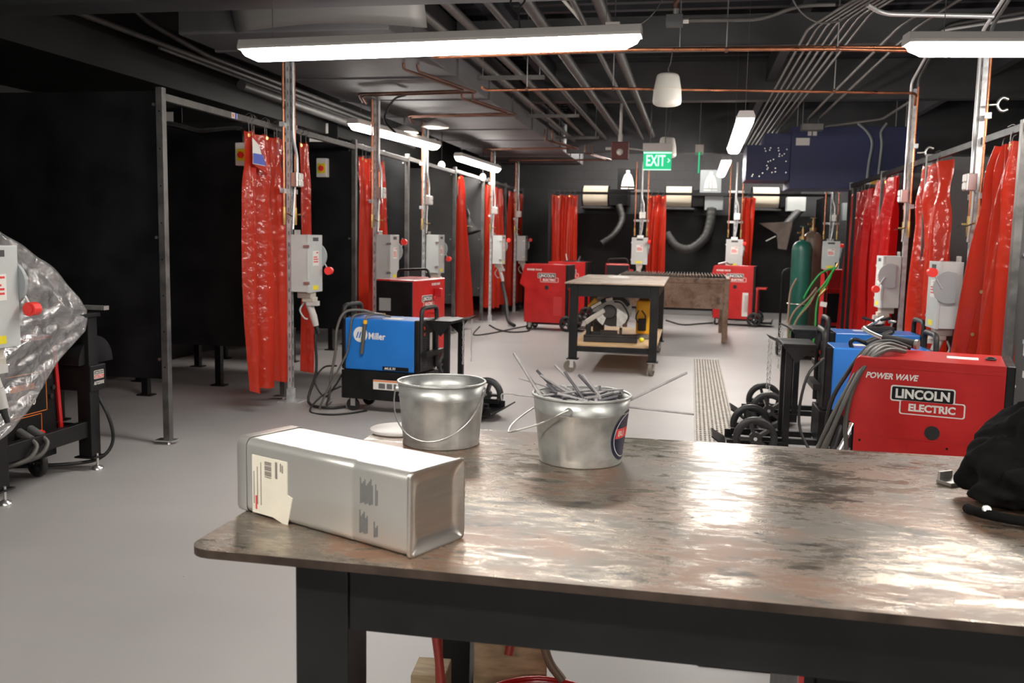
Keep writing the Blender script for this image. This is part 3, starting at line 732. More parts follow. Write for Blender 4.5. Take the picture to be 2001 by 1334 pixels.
# ------------------------------------------------------------------ disconnect switch boxes
def make_disconnect(label, up):
    t = thing('disconnect_switch', label, 'switch box', (0,0,0), 0, 'grey disconnect switch boxes')
    part('enclosure', MB().bb(.0, .15, -.145, .145, -.25, .25), encl, t, bevel=.004)
    part('cover', MB().bb(.15, .172, -.152, .152, -.256, .25), encl, t, bevel=.004)
    part('mounting_tab', MB().bb(-.004, .004, -.06, .06, .25, .292).cyl((.004, 0, .275), (.009, 0, .275), .008, n=8), zinc, t, bevel=.002)
    part('nameplate', MB().bb(.172, .1735, -.06, .06, .195, .228), labdark, t)
    part('warning_label', MB().bb(.172, .1735, -.06, .065, -.02, .11), white, t)
    r_ = MB()
    for (z, a, b) in ((.088, .01, .055), (.05, -.05, .03), (.03, -.05, .05), (.008, -.05, .05)): r_.bb(.1735, .1742, a, b, z, z+.011)
    part('warning_print', r_, labred, t)
    part('voltage_sticker', MB().bb(.172, .1735, -.07, .05, -.235, -.195), yellow, t)
    for z in (-.17, .15):
        part('latch', MB().bb(.125, .176, -.16, -.145, z-.012, z+.012), zinc, t)
    q = [(.10+.11*math.cos(R(a)), .06+.12*math.sin(R(a))) for a in range(-95, 100, 13)] + [(.05, .17), (.05, -.05)]
    My = Matrix(((1,0,0),(0,0,1),(0,1,0))).to_4x4()
    part('handle_guard', MB().prism(q, .152, .172, My), encld, t, bevel=.003)
    z1 = .17 if up else -.07
    part('lever', MB().bar((.15, .178, .05), (.222, .178, z1), .016, .008), encl, t, bevel=.003)
    part('knob', MB().cyl((.225, .15, z1), (.225, .205, z1), .036, .034, 20).cyl((.225, .145, z1), (.225, .15, z1), .024, n=20), redknob, t, bevel=.004)
    part('receptacle', MB().bb(.02, .15, -.06, .06, -.31, -.252).bb(.06, .17, -.05, .05, -.345, -.3), mat('receptacle_beige' + str(up), (.52, .48, .42), .45), t, bevel=.008)
    part('plug', MB().cyl((.10, 0, -.34), (.14, .01, -.46), .034, .03).cyl((.14, .01, -.46), (.165, .015, -.56), .034, .026).bb(.1, .2, -.045, .02, -.375, -.335), mat('plug_grey' + str(up), (.55, .54, .52), .45), t)
    part('plug_guard', MB().tube([(.05, .03, -.35), (.02, .0, -.42), (.06, .0, -.49), (.09, .01, -.5)], .008, 6), encl, t)
    part('strain_relief', MB().cyl((.165, .015, -.56), (.19, .015, -.63), .02, .012), rubber, t)
    return t
dn = make_disconnect('grey switch box on the first left post, red knob low', False)
up = make_disconnect('grey switch box on the second left post, red knob high', True)

# ------------------------------------------------------------------ utility posts
def make_post(label, H=2.95):
    """floor strut with copper drops, conduit and junction box; its working side faces +x"""
    t = thing('utility_post', label, 'utility post', (0,0,0), 0, 'galvanised utility posts with copper drops')
    m = MB().bb(-.021, -.018, -.021, .021, .02, H).bb(-.018, .021, -.021, -.0185, .02, H).bb(-.018, .021, .0185, .021, .02, H).bb(.018, .021, -.021, -.012, .02, H).bb(.018, .021, .012, .021, .02, H)
    sl = m
    for k in range(int(H/.1)): sl.bb(.0205, .0216, -.006, .006, .08+k*.1, .12+k*.1, mi=1).bb(-.004, .004, -.0216, -.0208, .08+k*.1, .115+k*.1, mi=1)
    part('strut', m, [galv, steeld], t)
    part('base_plate', MB().bb(-.09, .11, -.09, .09, 0, .012).bb(-.03, .03, -.03, .03, .012, .12), galv, t, bevel=.002)
    for k, s in enumerate((-1, 1)):
        y = s*.115
        part('copper_pipe', MB().tube([(.0, y, 1.72), (.0, y, 2.2), (.0, y, H)], .011, 10, 1), copper, t)
        part('valve', MB().cyl((0, y, 1.72), (0, y, 1.62), .016, n=10).cyl((0, y, 1.64), (0, y, 1.57), .019, .014, 8).bb(-.012, .05, y-.006, y+.006, 1.655, 1.668), brass, t)
        part('valve_lever', MB().bar((.03, y, 1.665), (.085, y+s*.02, 1.64), .012, .006), rubber, t)
    for z in (1.86, 2.42):
        part('pipe_clamp', MB().bb(-.026, -.02, -.14, .14, z-.02, z+.02).bb(-.02, .016, -.137, -.131, z-.02, z+.02).bb(-.02, .016, .131, .137, z-.02, z+.02), galv, t)
    part('conduit', MB().tube(fillet([(.05, .05, 2.02), (.05, .05, 2.16), (.04, .0, 2.3), (.04, .0, H-.02)], .06), .0135, 10, 1), conduitl, t)
    part('junction_box', MB().bb(.02, .085, -.03, .085, 1.9, 2.02), zinc, t, bevel=.004)
    part('box_cover', MB().bb(.085, .1, .0, .075, 1.905, 1.955).bb(.085, .1, .0, .075, 1.962, 2.015), white, t, bevel=.006)
    part('conduit', MB().tube([(.03, .045, 1.9), (.025, .03, 1.7), (.03, .0, 1.53)], .01, 8, 4), conduitl, t)
    return t
LP = [(-3.46, 7.62), (-3.46, 9.86), (-3.46, 11.78), (-3.46, 15.95), (-3.46, 18.25)]
post0 = make_post('utility post in front of the long red curtain, first on the left', 2.96); post0.location = (*LP[0], 0)
names = ['', 'utility post behind the blue welder, second on the left', 'utility post behind the black fronted red welder, third on the left', 'utility post left of the two red welders, fourth on the left', 'utility post nearest the block wall, fifth on the left']
for k in range(1, 5): dup(post0, (*LP[k], 0), 0, names[k])
dn.location = (LP[0][0]+.022, LP[0][1]+.11, 1.235)
up.location = (LP[1][0]+.022, LP[1][1]+.11, 1.25)
dup(dn, (LP[2][0]+.028, LP[2][1]+.15, 1.26), 0, 'grey switch box on the third left post, above the black handle')
dup(up, (LP[3][0]+.028, LP[3][1]+.15, 1.275), 0, 'grey switch box on the fourth left post')
dup(up, (LP[4][0]+.028, LP[4][1]+.15, 1.28), 0, 'grey switch box on the fifth left post by the block wall')
# the one cut by the left edge of the picture
pn = dup(post0, (-3.53, 3.8, 0), 0, 'utility post beside the plastic draped machine at far left')
dup(dn, (-3.5, 3.95, 1.16), 0, 'grey switch box beside the plastic sheet at far left')
# right row
RX = 2.0
RP = [(RX+.02, 7.3), (RX+.02, 9.45)]
p = dup(post0, (*RP[0], 0), 180, 'utility post by the nearest right curtain, under the right ceiling light')
p = dup(post0, (*RP[1], 0), 180, 'second utility post on the right, behind the stacked cables')
dup(up, (RP[0][0]-.028, RP[0][1]+.2, 1.13), 180, 'grey switch box half hidden by the nearest right curtain')
dup(dn, (RP[1][0]-.028, RP[1][1]+.12, 1.14), 180, 'grey switch box on the second right post, red knob low')
dup(dn, (RX+.18, 5.9, 1.1), 180, 'grey switch box cut off by the right edge of the photo')
# back row, facing the camera
BP = [(-.95, 17.8), (.79, 17.8), (2.5, 17.8)]
for k, (x, y) in enumerate(BP):
    dup(post0, (x, y, 0), -90, ['utility post under the green exit sign, left of the back row', 'utility post behind the slatted table, middle of the back row', 'utility post beside the gas cylinders, right of the back row'][k])
    dup(up, (x, y-.028, 1.29), -90, ['grey switch box under the green exit sign', 'grey switch box above the far right red welder', 'grey switch box beside the gas cylinders'][k])

# right booths
G = 'partitions between the right booths'
for k, (y, d) in enumerate(((6.45, 'grey partition at the right edge beside the nearest right curtain'), (8.85, 'dark grey partition behind the second right curtain'), (10.85, 'dark partition behind the third right curtain'), (12.9, 'last partition of the right row, with a thin black post'))):
    partition(RX+.04, y, -1, d, G, top=2.28, bot=.4, depth=2.4, m=panel_lit)
G = 'booth header rails on the right'
RY = [4.3, 6.45, 8.85, 10.85, 12.9]
for k in range(4):
    t = thing('curtain_rail', ['dark curtain rail running to the right edge over the nearest right curtain', 'dark curtain rail between the two right utility posts', 'curtain rail over the third right curtain', 'curtain rail over the farthest right curtains'][k], 'rail', (RX+.04, RY[k], 2.255), 0, G)
    part('tube', MB().bb(-.02, .02, .006, RY[k+1]-RY[k]-.046, -.025, .025), black, t, bevel=.003)
curtain('nearest right curtain, wide glossy red by the right edge', (RX+.06, 6.98), (RX+.04, 6.5), (RX-.02, 7.68), (RX+.08, 6.42), 2.17, .18, 3, .07, 21, nh=4, seam=.3, rail_z=2.26)
curtain('second right curtain, glossy red with a bulging top', (RX+.06, 9.2), (RX+.05, 8.25), (RX+.02, 9.1), (RX+.05, 8.0), 2.2, .18, 3, .09, 22, nh=5, seam=.8, rail_z=2.26)
curtain('third right curtain, red with a dark fold', (RX+.05, 11.1), (RX+.05, 10.05), (RX+.0, 11.1), (RX+.04, 10.1), 2.2, .18, 4, .06, 23, nh=5, rail_z=2.26, m=curtmd)
curtain('farthest right curtain, red behind the thin black posts', (RX+.05, 12.75), (RX+.05, 11.3), (RX-.02, 12.8), (RX+.03, 11.3), 2.15, .16, 5, .05, 24, nh=5, rail_z=2.26, m=curtmd)
for k, (x, y) in enumerate(((RX-.1, 12.1), (RX-.1, 11.72))):
    t = thing('curtain_post', ['thin black post left of the pair in front of the farthest right curtain', 'thin black post right of the pair in front of the farthest right curtain'][k], 'post', (x, y, 0), 0, 'thin black posts on the right')
    part('tube', MB().bb(-.018, .018, -.018, .018, .01, 2.16), black, t)
    part('foot', MB().bb(-.05, .05, -.05, .05, 0, .01), black, t)

# back booths
G = 'partitions between the back booths'
for k, (x, d) in enumerate(((-2.75, 'dark partition at the left end of the back booths'), (-.98, 'dark partition behind the exit sign post'), (.8, 'dark partition behind the middle back post'), (2.55, 'dark partition behind the gas cylinders'))):
    t = thing('booth_partition', d, 'partition', (x, 18.1, 0), 0, G)
    part('panel', MB().bb(-.004, .004, 0, 2.3, .3, 2.4), panelm, t); part('front_post', MB().bb(-.025, .025, -.025, .025, .02, 2.42), black, t); part('foot', MB().bb(-.05, .05, -.05, .05, 0, .02), zinc, t)
G = 'header rails of the back booths'
for k, (x0, x1) in enumerate(((-2.75, -.98), (-.98, .8), (.8, 2.55))):
    t = thing('curtain_rail', ['curtain rail of the left back booth', 'curtain rail of the middle back booth', 'curtain rail of the right back booth'][k], 'rail', (x0, 18.1, 2.38), 0, G)
    part('tube', MB().bb(.026, x1-x0-.026, -.02, .02, -.025, .025), black, t)
G = 'black back panels of the back booths'
for k, (x0, x1) in enumerate(((-2.75, -.98), (-.98, .8), (.8, 2.55))):
    tag(link('booth_back_panel', MB().bb(x0+.03, x1-.03, 20.3, 20.31, .0, 2.05).mesh('booth_back_panel', panelm)), ['black panel at the back of the left back booth', 'black panel at the back of the middle back booth', 'black panel at the back of the right back booth'][k], 'panel', G)
curtain('red curtain at the left end of the back booths', (-2.72, 18.0), (-2.2, 18.0), (-2.66, 18.0), (-2.18, 18.0), 2.33, .2, 3, .05, 31, nh=5, rail_z=2.39)
curtain('red curtain right of the exit sign post', (-.84, 18.0), (-.5, 18.0), (-.84, 18.0), (-.47, 18.0), 2.34, .2, 2, .06, 32, nh=3, rail_z=2.39)
curtain('red curtain right of the middle back post', (.9, 18.0), (1.16, 18.0), (.9, 18.0), (1.1, 18.0), 2.32, .2, 2, .05, 33, nh=3, rail_z=2.39)
# ------------------------------------------------------------------ red welders
def wheel(parent, c, r, wd, axis=(0,1,0), hub=True, name='wheel', spokes=5):
    a = Vector(axis); c = Vector(c)
    M = a.to_track_quat('Z', 'X').to_matrix()
    mb = MB().lathe([(r*.68, -wd/2), (r*.92, -wd/2), (r, -wd*.3), (r, wd*.3), (r*.92, wd/2), (r*.68, wd/2), (r*.68, -wd/2)], c, 36, M)
    mb.cyl(c-a*wd*.55, c+a*wd*.55, r*.3, n=14)
    for k in range(spokes):
        an = 2*PI*k/spokes+.3; d = M @ Vector((math.cos(an), math.sin(an), 0))
        mb.bar(c+d*r*.15, c+d*r*.76, r*.4, wd*.5)
    o = part(name, mb, wheelm, parent)
    h = part('hub_cap', MB().cyl(c-a*wd*.62, c+a*wd*.62, r*.085, n=10), zinc, o)
    return o
def caster(parent, c, r, name='caster'):
    c = Vector(c)
    o = part(name, MB().cyl(c+V(0,-.014,0), c+V(0,.014,0), r, n=20), rubber, parent)
    part('fork', MB().bb(c.x-.012, c.x+.03, c.y-.022, c.y-.016, c.z-.01, c.z+r+.012).bb(c.x-.012, c.x+.03, c.y+.016, c.y+.022, c.z-.01, c.z+r+.012).bb(c.x-.02, c.x+.045, c.y-.03, c.y+.03, c.z+r+.008, c.z+r+.016), zinc, o)
    return o
MY = Matrix(((1,0,0),(0,0,1),(0,1,0))).to_4x4()          # prism in xz, extruded along y
def logo(parent, x, z, y, w, side=-1):
    """two-box maker's plate on a side facing -y (side -1) or +y"""
    d = (0, side, 0); s = -side
    M = face((x, y, z), d); h = w*.42
    def plate(name, cx, cz, ww, hh, r, lift, m):
        me = MB().prism(rrect(ww, hh, r, 4, cx, cz), 0, lift, M).mesh(name, m); return link(name, me, parent)
    o = part('logo', MB().prism(rrect(w*.86, h*.56, h*.09, 4, -w*.07, h*.22), 0, .0012, M).prism(rrect(w*.87, h*.52, h*.09, 4, w*.065, -h*.24), 0, .0012, M), white, parent)
    part('logo_panel', MB().prism(rrect(w*.82, h*.46, h*.06, 4, -w*.07, h*.22), .0012, .0022, M), blackm, o)
    part('logo_panel', MB().prism(rrect(w*.83, h*.44, h*.06, 4, w*.065, -h*.24), .0012, .0022, M), red, o)
    lettering('LINCOLN', w*.72, M @ Matrix.Translation((-w*.07, h*.22, 0)), white, o, bold=.04, extrude=.003, height=h*.34)
    lettering('ELECTRIC', w*.62, M @ Matrix.Translation((w*.065, -h*.24, 0)), white, o, bold=.042, extrude=.003, height=h*.27)
    return o
def lincoln(label, loc, rz, L=.74, W=.5, z0=.13, z1=1.07, seam=.66, side=-1, rear_black=True, tray=True, vent=True, wr=.13, sticker_=False, text=True):
    """front faces -x, visible flank faces side*y"""
    t = thing('welding_power_source', label, 'welding machine', loc, rz, 'red wheeled welding power sources')
    H = z1-z0
    prof = [(-L/2+.03, z0), (L/2-.02, z0), (L/2-.02, z1-.012), (L/2-.035, z1), (-L/2+.035, z1), (-L/2+.02, z1-.01), (-L/2-.055, z0+H*.665), (-L/2+.03, z0+H*.6)]
    part('case', MB().prism(prof, -W/2, W/2, MY), red, t, bevel=.006)
    part('rear_panel', MB().bb(L/2-.03, L/2+.01, -W/2-.003, W/2+.003, z0+.02, z1+.002), black, t, bevel=.006)
    part('front_panel', MB().bb(-L/2+.018, -L/2+.03, -W/2+.02, W/2-.02, z0+.05, z0+H*.58), blackm, t)
    sy = side*W/2
    part('seam', MB().bb(-L/2+.03, L/2-.03, min(sy, sy+side*.005), max(sy, sy+side*.005), seam-.004, seam+.004), red, t)
    part('top_seam', MB().bb(-L/2+.02, L/2-.03, min(sy, sy+side*.004), max(sy, sy+side*.004), z1-.045, z1-.03), red, t, bevel=.001)
    part('lift_hole', MB().cyl((.03, sy, seam+.04), (.03, sy+side*.006, seam+.04), .034, n=24).cyl((.03, sy, seam+.04), (.03, sy+side*.009, seam+.04), .02, n=20), rubber, t)
    for x in (-L/2+.06, .1, L/2-.06):
        part('screw', MB().cyl((x, sy, seam-.03), (x, sy+side*.004, seam-.03), .006, n=8), blackm, t)
    if vent:
        vm = MB()
        for k in range(14): vm.bb(L/2-.22, L/2-.08, sy-.002, sy+.004 if side > 0 else sy, seam-.12-k*.022, seam-.108-k*.022) if side > 0 else vm.bb(L/2-.22, L/2-.08, sy-.004, sy+.002, seam-.12-k*.022, seam-.108-k*.022)
        part('vent', vm, labred, t)
    if text:
        logo(t, .05 if L > .72 else .0, z1-.16*H-.06, sy+side*.0008, L*.47, side)
        Mt = face((-L/2*side*-1*.0 + (-L/2+.19 if side < 0 else L/2-.2), sy, z1-.085), (0, side, 0))
        lettering('POWER WAVE', .25*L/.74, Mt, white, t, bold=.035, shear=.25, extrude=.002, height=.032*L/.74)
    if sticker_:
        part('rating_label', MB().bb(L/2-.2, L/2-.1, sy-.004, sy+.004, z0+.05, seam-.06), white, t)
    part('top_label', MB().bb(L*.1, L*.3, -.04, .06, z1, z1+.0015), white, t)
    part('cart_frame', MB().bb(-L/2+.06, L/2+.16, -W/2+.05, W/2-.05, z0-.035, z0), black, t)
    for s in (-1, 1): caster(t, (-L/2+.1, s*(W/2-.07), .05), .05)
    for s in (-1, 1): wheel(t, (L/2+.02, s*(W/2+.02), wr), wr, .05)
    if tray:
        part('cylinder_tray', MB().bb(L/2+.06, L/2+.32, -W/2+.04, W/2-.04, .05, .06).bb(L/2+.31, L/2+.32, -W/2+.04, W/2-.04, .06, .12), black, t, bevel=.003)
        part('cylinder_bracket', MB().bb(L/2, L/2+.2, -.2, .2, z1*.62, z1*.62+.03).bb(L/2+.02, L/2+.06, -.2, -.16, .1, z1*.62).bb(L/2+.02, L/2+.06, .16, .2, .1, z1*.62), red, t, bevel=.003)
    return t
lincoln('red wheeled welding machine left of the rolling cart, nearer of two', (-2.27, 15.0, 0), -6)
lincoln('red wheeled welding machine mostly hidden behind another red one, left of the cart', (-2.2, 17.1, 0), -5, vent=False)
lincoln('far right red welding machine behind the brown slatted table', (.8, 17.1, 0), -8, sticker_=True)
nearL = lincoln('large red welding machine close up at right behind the near table', (1.21, 4.92, 0), -14.5, L=.71, W=.48, z0=.1, z1=.945, seam=.56, tray=False, vent=False, wr=.12)
# machine seen end-on beside the cylinders
lincoln('narrow red welding machine seen end on beside the gas cylinders', (2.1, 14.3, 0), 95, L=.5, W=.32, z0=.3, z1=1.12, seam=.8, tray=False, vent=False, text=False)

# small fittings on the near red machine
t = thing('cable_clip', 'small black clip lying on the near red machine', 'clip', (1.46, 4.83, .9465), -14.5)
part('loop', MB().tube([(-.02, 0, .006), (-.01, .02, .01), (.015, .02, .01), (.022, 0, .006), (.012, -.02, .006), (-.012, -.02, .006)], .005, 6, 4, True), rubber, t)

# black fronted red machine with a lifting handle
def handled(label, loc, rz, group=None):
    t = thing('welding_power_source', label, 'welding machine', loc, rz, group or 'red wheeled welding power sources')
    # front faces -y
    part('case', MB().bb(-.21, .21, 0, .8, .5, 1.05), red, t, bevel=.012)
    part('front_panel', MB().bb(-.205, .2, -.012, 0, .515, 1.035), black, t, bevel=.01)
    part('lower_case', MB().bb(-.21, .21, .03, .8, .12, .5), red, t, bevel=.01)
    part('lower_front', MB().bb(-.2, .2, .012, .03, .15, .47), black, t)
    part('front_ledge', MB().bb(-.24, .24, -.05, .02, .49, .51), steeld, t)
    rp = MB().bb(-.17, -.04, -.0145, -.012, .73, .86)
    part('rating_plate', rp, mat('plate_grey', (.35, .34, .33), .4), t)
    part('badge', MB().bb(-.09, .0, -.0005, .0115, .4, .45), white, t)
    part('output_terminal', MB().cyl((.155, -.012, .66), (.155, -.04, .66), .02, n=14), brass, t)
    part('terminal_knob', MB().cyl((.09, -.012, .66), (.09, -.035, .66), .025, n=14), rubber, t)
    logo(t, .21, .8, 0, .2) if False else None
    M = face((.2105, .35, .82), (1, 0, 0)); w_, h = .3, .125
    o = part('logo', MB().prism(rrect(w_*.86, h*.56, h*.09, 4, -w_*.07, h*.22), 0, .0012, M).prism(rrect(w_*.87, h*.52, h*.09, 4, w_*.065, -h*.24), 0, .0012, M), white, t)
    part('logo_panel', MB().prism(rrect(w_*.82, h*.46, h*.06, 4, -w_*.07, h*.22), .0012, .0022, M), blackm, o)
    part('logo_panel', MB().prism(rrect(w_*.83, h*.44, h*.06, 4, w_*.065, -h*.24), .0012, .0022, M), red, o)
    lettering('LINCOLN', w_*.72, M @ Matrix.Translation((-w_*.07, h*.22, 0)), white, o, bold=.04, extrude=.003, height=h*.34)
    lettering('ELECTRIC', w_*.62, M @ Matrix.Translation((w_*.065, -h*.24, 0)), white, o, bold=.042, extrude=.003, height=h*.27)
    lettering('POWER WAVE', .22, face((.2105, .55, .99), (1, 0, 0)), white, t, bold=.035, shear=.25, extrude=.001, height=.028)
    part('lifting_handle', MB().tube(fillet([(-.17, .42, 1.05), (-.17, .42, 1.13), (.17, .42, 1.15), (.2, .42, 1.06)], .04), .013, 8, 1), black, t)
    part('side_hook', MB().bb(.21, .3, .5, .53, .86, .95).bb(.21, .24, .46, .56, .82, .87), red, t, bevel=.01)
    part('cable_hanger', MB().tube(fillet([(.21, .35, .7), (.31, .35, .7), (.33, .35, .75)], .03), .008, 6, 1), red, t)
    for x in (-.2, .2): wheel(t, (x+(.04 if x > 0 else -.04), .68, .12), .12, .05, (1,0,0))
    for x in (-.15, .15): caster(t, (x, .1, .045), .045)
    return t
handled('red welding machine with black front and carry handle behind the blue welder', (-2.93, 8.95, 0), -8)
t = handled('distant black fronted welding machine behind the rolling cart', (-1.28, 16.7, 0), 6)

# ------------------------------------------------------------------ blue welders
def miller(label, loc, rz, film=False, rack_detail=True):
    """front at -x, cylinder rack and big wheels at +x, long flank faces -y"""
    t = thing('welding_power_source', label, 'welding machine', loc, rz, 'blue welding machines on black running gear')
    L, W = .66, .36
    part('case', MB().bb(-L/2, L/2-.02, -W/2, W/2, .36, .795), blue, t, bevel=.01)
    part('cooler_base', MB().bb(-L/2-.03, L/2+.05, -W/2-.01, W/2+.01, .11, .355), black, t, bevel=.006)
    part('front_panel', MB().bb(-L/2-.03, -L/2, -W/2-.004, W/2+.004, .36, .79), black, t, bevel=.008)
    part('rear_panel', MB().bb(L/2-.02, L/2+.025, -W/2-.006, W/2+.006, .36, .8), black, t, bevel=.008)
    for x in (-L/2-.02, L/2+.035):
        lp = fillet([(x, -W/2+.02, .38), (x, -W/2+.02, .9), (x, W/2-.02, .9), (x, W/2-.02, .38)], .06)
        part('carry_handle', MB().tube(lp, .019, 10, 1), rubber, t)
    vm = MB()
    for k in range(15): vm.bb(L/2+.025, L/2+.03, -W/2+.05, -W/2+.14, .4+k*.02, .41+k*.02)
    part('vent', vm, labdark, t)
    part('rear_label', MB().bb(L/2+.025, L/2+.0265, W/2-.14, W/2-.09, .5, .68), white, t)
    part('breaker_button', MB().cyl((L/2+.025, -.09, .73), (L/2+.034, -.09, .73), .014, n=12), redknob, t)
    part('breaker_button', MB().cyl((L/2+.025, -.09, .68), (L/2+.034, -.09, .68), .014, n=12), redknob, t)
    for s in (-1, 1):
        y = s*W/2
        M = face((-L/2*.5 if s < 0 else -L/2*.1, y, .66), (0, s, 0))
        ox = -.02
        em = part('emblem', MB().prism([(.065*math.cos(2*PI*k/32)+ox, .065*math.sin(2*PI*k/32)) for k in range(32)], 0, .0012, M), white, t)
        st = MB()
        for k in range(3):
            x = ox-.03+k*.024; st.prism([(x-.012, -.03), (x+.0, -.03), (x+.018, .022), (x+.006, .022)], .0012, .002, M)
        part('emblem_stripe', st, blue, em)
        lettering('Miller', .155, M @ Matrix.Translation((ox+.155, -.008, 0)), white, t, bold=.02, extrude=.0014, height=.058)
        M = face((.14 if s < 0 else .1, y, .385), (0, s, 0))
        part('model_strip', MB().prism(rrect(.24, .034, .005), 0, .0012, M), blackm, t)
        lettering('MULTI', .1, M @ Matrix.Translation((-.05, 0, 0)), white, t, bold=.02, shear=.2, extrude=.002, height=.02)
        M = face((.06, y+s*.01, .245), (0, s, 0))
        o = part('hazard_label', MB().prism(rrect(.24, .082, .004), 0, .001, M), white, t)
        part('hazard_stripe', MB().prism(rrect(.24, .012, .002, cy=.032), .001, .0016, M), orange, o)
        part('hazard_print', MB().prism(rrect(.06, .045, .002, cx=-.04, cy=-.01), .001, .0016, M).prism(rrect(.05, .045, .002, cx=.03, cy=-.01), .001, .0016, M).prism(rrect(.04, .045, .002, cx=.09, cy=-.01), .001, .0016, M), inkg, o)
    part('top_label', MB().bb(-.02, .14, -.1, .0, .795, .7965), paper, t)
    for s in (-1, 1): caster(t, (-L/2+.06, s*(W/2-.03), .055), .055)
    for s in (-1, 1): wheel(t, (L/2+.47, s*.25, .15), .15, .045)
    part('axle', MB().cyl((L/2+.47, -.24, .15), (L/2+.47, .24, .15), .012), zinc, t)
    q0 = L/2+.24
    part('chassis', MB().bb(L/2+.05, L/2+.62, -.15, -.11, .1, .14).bb(L/2+.05, L/2+.62, .11, .15, .1, .14), black, t)
    part('tray', MB().bb(q0, q0+.42, -.19, .19, .05, .065).add([(q0+.42, -.19, .065), (q0+.42, .19, .065), (q0+.52, .15, .13), (q0+.52, -.15, .13), (q0+.42, -.19, .05), (q0+.42, .19, .05), (q0+.525, .15, .12), (q0+.525, -.15, .12)], [(0,1,2,3), (4,7,6,5), (3,2,6,7), (0,3,7,4), (1,5,6,2)]).bb(q0, q0+.42, -.19, -.18, .065, .12).bb(q0, q0+.42, .18, .19, .065, .12), black, t, bevel=.003)
    for y in (-.18, .14): part('upright', MB().bb(q0, q0+.045, y, y+.04, .065, .79), black, t, bevel=.003)
    part('cylinder_bracket', MB().bb(L/2+.09, q0+.07, -.2, .2, .79, .81).prism([(L/2+.09, .79), (q0+.07, .79), (q0-.02, .68)], -.2, -.19, MY).prism([(L/2+.09, .79), (q0+.07, .79), (q0-.02, .68)], .19, .2, MY).add([(q0+.07, -.2, .8), (q0+.07, .2, .8), (q0+.16, .15, .84), (q0+.16, -.15, .84)], [(0,1,2,3)]), black, t, bevel=.002)
    part('strap_bar', MB().bb(L/2+.05, L/2+.1, -.2, .2, .5, .54), black, t)
    for s in (-1, 1):
        ch = MB()
        for k in range(17):
            c = V(q0+.14, s*.1+(.004*math.sin(k)), .8-k*.021)
            M3 = Matrix.Rotation(R(90*(k % 2)), 3, 'Z')
            ch.tube([c + M3 @ V(.006*math.cos(2*PI*i/8), 0, .013*math.sin(2*PI*i/8)) for i in range(8)], .0022, 5, 1, True)
        part('chain', ch, chainm, t)
    if film:
        part('clear_film', MB().grid(lambda u, v: V(-L/2+.02+u*.45, W/2+.016+.008*math.sin(9*u+5*v), .45+v*.3), 12, 8), filmm, t)
    return t
ml = miller('blue welding machine on the left with cables draped over it', (-2.5, 7.5, 0), -7)
mr1 = miller('nearer of the two blue welders at right, wheels towards the aisle', (1.29, 6.72, 0), 180, film=True)
mr2 = miller('farther of the two blue welders at right, wheels towards the aisle', (1.47, 7.85, 0), 180)
# cables and torch on the left blue welder
def cable(pts, r, label, m=cablem, group=None, name='welding_cable'):
    return solo(name, MB().tube(pts, r, 7, 5), m, label, 'cable', group)
E2 = None
def on(loc, rz, p):
    return Matrix.Translation(loc) @ Matrix.Rotation(R(rz), 4, 'Z') @ Vector(p)
q = lambda *p: on((-2.5, 7.5, 0), -7, p)
cable([q(-.12, -.05, .83), q(-.22, -.12, .86), q(-.33, -.19, .84), q(-.375, -.24, .7), q(-.385, -.25, .5), q(-.42, -.26, .3), q(-.46, -.22, .12), q(-.55, -.1, .02), q(-.62, .1, .015)], .012, 'thick grey cable draped over the left end of the blue welder')
cable([q(-.1, -.02, .825), q(-.2, -.13, .83), q(-.25, -.2, .8), q(-.27, -.205, .65), q(-.3, -.205, .5), q(-.37, -.24, .34), q(-.45, -.3, .15), q(-.5, -.32, .02)], .009, 'thinner grey cable hanging across the blue panel')
t = thing('torch', 'grey torch handle hanging over the blue panel of the left welder', 'torch')
part('handle', MB().tube([q(-.135, -.197, .76), q(-.15, -.2, .62), q(-.165, -.2, .5)], .017, 8, 3), mat('torch_grip', (.08, .08, .07), .5), t)
part('collar', MB().cyl(q(-.134, -.197, .755), q(-.131, -.197, .785), .018, n=12), yelp, t)
part('lead', MB().tube([q(-.131, -.197, .785), q(-.12, -.17, .82), q(-.06, -.1, .83), q(.03, -.04, .81)], .009, 7, 4), cablem, t)
t = thing('ground_clamp', 'metal work clamp resting on top of the left blue welder', 'clamp')
part('jaw', MB().bar(q(-.16, .0, .825), q(-.05, -.03, .822), .04, .02), alum, t, bevel=.004)
part('tip', MB().cyl(q(-.05, -.03, .822), q(-.03, -.035, .822), .014, n=10), brass, t)
for k, (pts, lab) in enumerate(([[(-3.2, 7.55, .62), (-3.17, 7.5, .3), (-3.2, 7.4, .05), (-3.0, 7.35, .015), (-2.88, 7.45, .015)], 'black power cable from the first left post to the blue welder'],
      [[(-2.98, 7.5, .36), (-3.1, 7.5, .34), (-3.16, 7.45, .22), (-3.05, 7.4, .1), (-2.95, 7.38, .2), (-2.9, 7.42, .3)], 'looped black cable beside the left end of the blue welder'],
      [[(-2.9, 7.4, .2), (-3.05, 7.35, .12), (-3.1, 7.2, .01), (-2.9, 7.1, .01), (-2.75, 7.2, .01), (-2.65, 7.35, .012)], 'black cable loop on the floor in front of the blue welder'])):
    cable(pts, .0125 if k == 0 else .008, lab, rubber)
